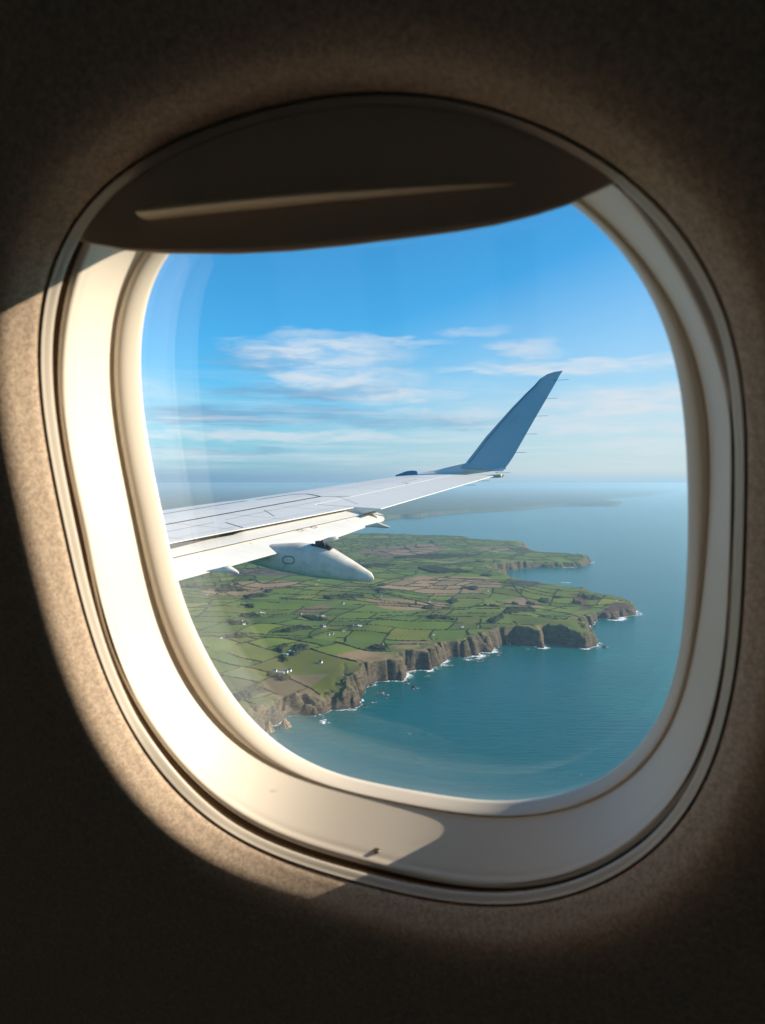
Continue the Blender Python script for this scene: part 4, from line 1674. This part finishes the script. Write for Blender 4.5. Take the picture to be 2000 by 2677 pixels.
def house(kind, p, label, cat, group, rz, sc=1.0):
    x, y, z = land_at(p)
    mw, mr, mc = house_meshes(kind)
    root = bpy.data.objects.new({'house': 'farmhouse', 'cottage': 'cottage', 'barn': 'barn'}[kind], None)
    root.empty_display_size = 1
    COL.objects.link(root)
    root.location = (x, y, z)
    root.rotation_euler = (0, 0, rz)
    root.scale = (sc * .7, sc * .7, sc * .7)
    w_ = bpy.data.objects.new("wall", mw)
    r_o = bpy.data.objects.new("roof", mr)
    for o in (w_, r_o):
        COL.objects.link(o)
        o.parent = root
    if kind != 'barn':
        c_ = bpy.data.objects.new("chimney", mc)
        COL.objects.link(c_)
        c_.parent = r_o
    tag(root, label, cat, group)


ORD = ["leftmost", "second from the left", "third from the left", "fourth from the left", "fifth from the left", "sixth from the left", "seventh from the left", "eighth from the left"]
CLUST = [  # place, kind, group, points
    ("in the upper hamlet by the left rim", 'house', [(650, 1609), (662, 1608), (671, 1605), (683, 1602), (690, 1603)]),
    ("in the lane hamlet below the upper one", 'house', [(614, 1626), (622, 1630), (630, 1624), (638, 1633), (646, 1627)]),
    ("in the roadside line by the left rim", 'cottage', [(579, 1669), (588, 1664), (597, 1661), (622, 1657)]),
    ("in the cottage row amid green fields", 'cottage', [(834, 1666), (848, 1662), (859, 1660), (869, 1658)]),
    ("of the pair above the cottage row", 'house', [(841, 1637), (848, 1639)]),
    ("at the crossroads below the big tan field", 'house', [(926, 1636), (933, 1636), (942, 1637)]),
    ("at the farm nearest the lower-left coast", 'house', [(719, 1756), (742, 1756), (748, 1758), (757, 1755)]),
    ("at the farm beside the cliff-edge tan field", 'house', [(984, 1690), (992, 1691), (998, 1687)]),
    ("among tan fields right of the fairing tip", 'cottage', [(1118, 1534), (1128, 1533), (1167, 1531), (1172, 1530)]),
    ("on the lane below the far bay", 'cottage', [(1237, 1552), (1243, 1549), (1263, 1549), (1276, 1546)]),
    ("in the village by the far headland", 'cottage', [(1283, 1442.5), (1291, 1442), (1299, 1443), (1306, 1441.5), (1314, 1442.5), (1322, 1442), (1330, 1441)]),
]
rnd = random.Random(5)
for place, kind, pts in CLUST:
    grp = "white buildings " + place
    for i, p in enumerate(pts):
        nm = "white farmhouse" if kind == 'house' else "white cottage"
        lab = f"{nm}, {ORD[i]} {place}"
        house(kind, p, lab, "house" if kind == 'house' else "cottage", grp[:70], rnd.uniform(-.5, .6), 1.0 if len(pts) < 7 else 1.25)
SINGLES = [
    ('house', (896, 1579), "lone white farmhouse beside the brown field left of the big tan field"), ('house', (785, 1606), "lone white farmhouse at the left corner of the brown field"),
    ('house', (896, 1627 + 34 + 0), "lone white house on the plain field below the crossroads houses") if False else ('house', (898, 1650), "lone white house between the cottage row and the crossroads houses"),
    ('house', (838, 1733), "lone white house at the lane end above the green cliff-top field"), ('house', (827, 1528), "lone white house just under the fairing's tip on green fields"),
    ('cottage', (772, 1543), "lone white cottage below the middle of the wing fairing"), ('cottage', (793, 1541), "lone white cottage right of the one below the wing fairing"),
    ('house', (541, 1556), "white house by the window rim under the flap"), ('cottage', (902, 1537), "white cottage in trees near the tan fields right of the fairing's tip"),
    ('house', (994, 1559), "white house at the upper edge of the big tan field"), ('house', (1189, 1579), "bright white house at the right end of the big tan field"),
    ('house', (1209, 1640), "bright white house alone in green fields above the long cliff"), ('cottage', (1248, 1637), "white cottage right of the lone house above the long cliff"),
    ('cottage', (1123, 1574), "white cottage by the wood inside the big tan field"), ('cottage', (1387, 1591), "cottage in the wood on the green headland"),
    ('cottage', (1610, 1572), "small white hut on top of the heather headland"), ('cottage', (833, 1518), "white cottage touching the underside of the fairing"), ('cottage', (1130, 1464), "tiny white cottage in the dark wood below the pink far field"),
    ('cottage', (1107, 1684), "cottage in trees by the yellow field") if False else ('cottage', (1133, 1660), "grey cottage in a clump of trees on the green field above the cliff"),
]
for kind, p, lab in SINGLES:
    house(kind, p, lab, "house" if kind == 'house' else "cottage", None, rnd.uniform(-.5, .6))
for i, (p, lab) in enumerate((((762, 1704), "long grey barn in the middle of the walled farm ring of trees"), ((773, 1707), "grey barn, right of the long barn in the ring of trees"), ((746, 1712), "grey shed, lowest of the farm in the ring of trees"), ((787, 1699), "grey barn at the upper right of the farm ring of trees"),
                              ((833, 1613), "grey barn, left one of the two below the brown field's farm"), ((844, 1612), "grey barn, right one of the two below the brown field's farm"), ((735, 1760), "grey barn among the roadside farm near the lower left coast"))):
    house('barn', p, lab, "barn", "grey farm barns", rnd.uniform(-.3, .5), .85)

# ------------------------------------------------------------------ haze
m_haze = bpy.data.materials.new("haze_air")
m_haze.use_nodes = True
nt = m_haze.node_tree
nt.nodes.clear()
pv = nt.nodes.new('ShaderNodeVolumePrincipled')
pv.inputs['Color'].default_value = (.55, .77, .92, 1)
pv.inputs['Density'].default_value = 5.0e-5
pv.inputs['Anisotropy'].default_value = 0.45
out = nt.nodes.new('ShaderNodeOutputMaterial')
nt.links.new(pv.outputs[0], out.inputs['Volume'])
bm = bmesh.new()
add_box(bm, Vector((0, 0, (SEA - 9.5 + 5.0) / 2)), Vector((1, 0, 0)), Vector((0, 1, 0)), ZU, 100000, 100000, (5.0 - (SEA - 9.5)) / 2)
hz_ = obj_bm("haze", bm, m_haze, None, False)
tag(hz_, None, None, None, "stuff")
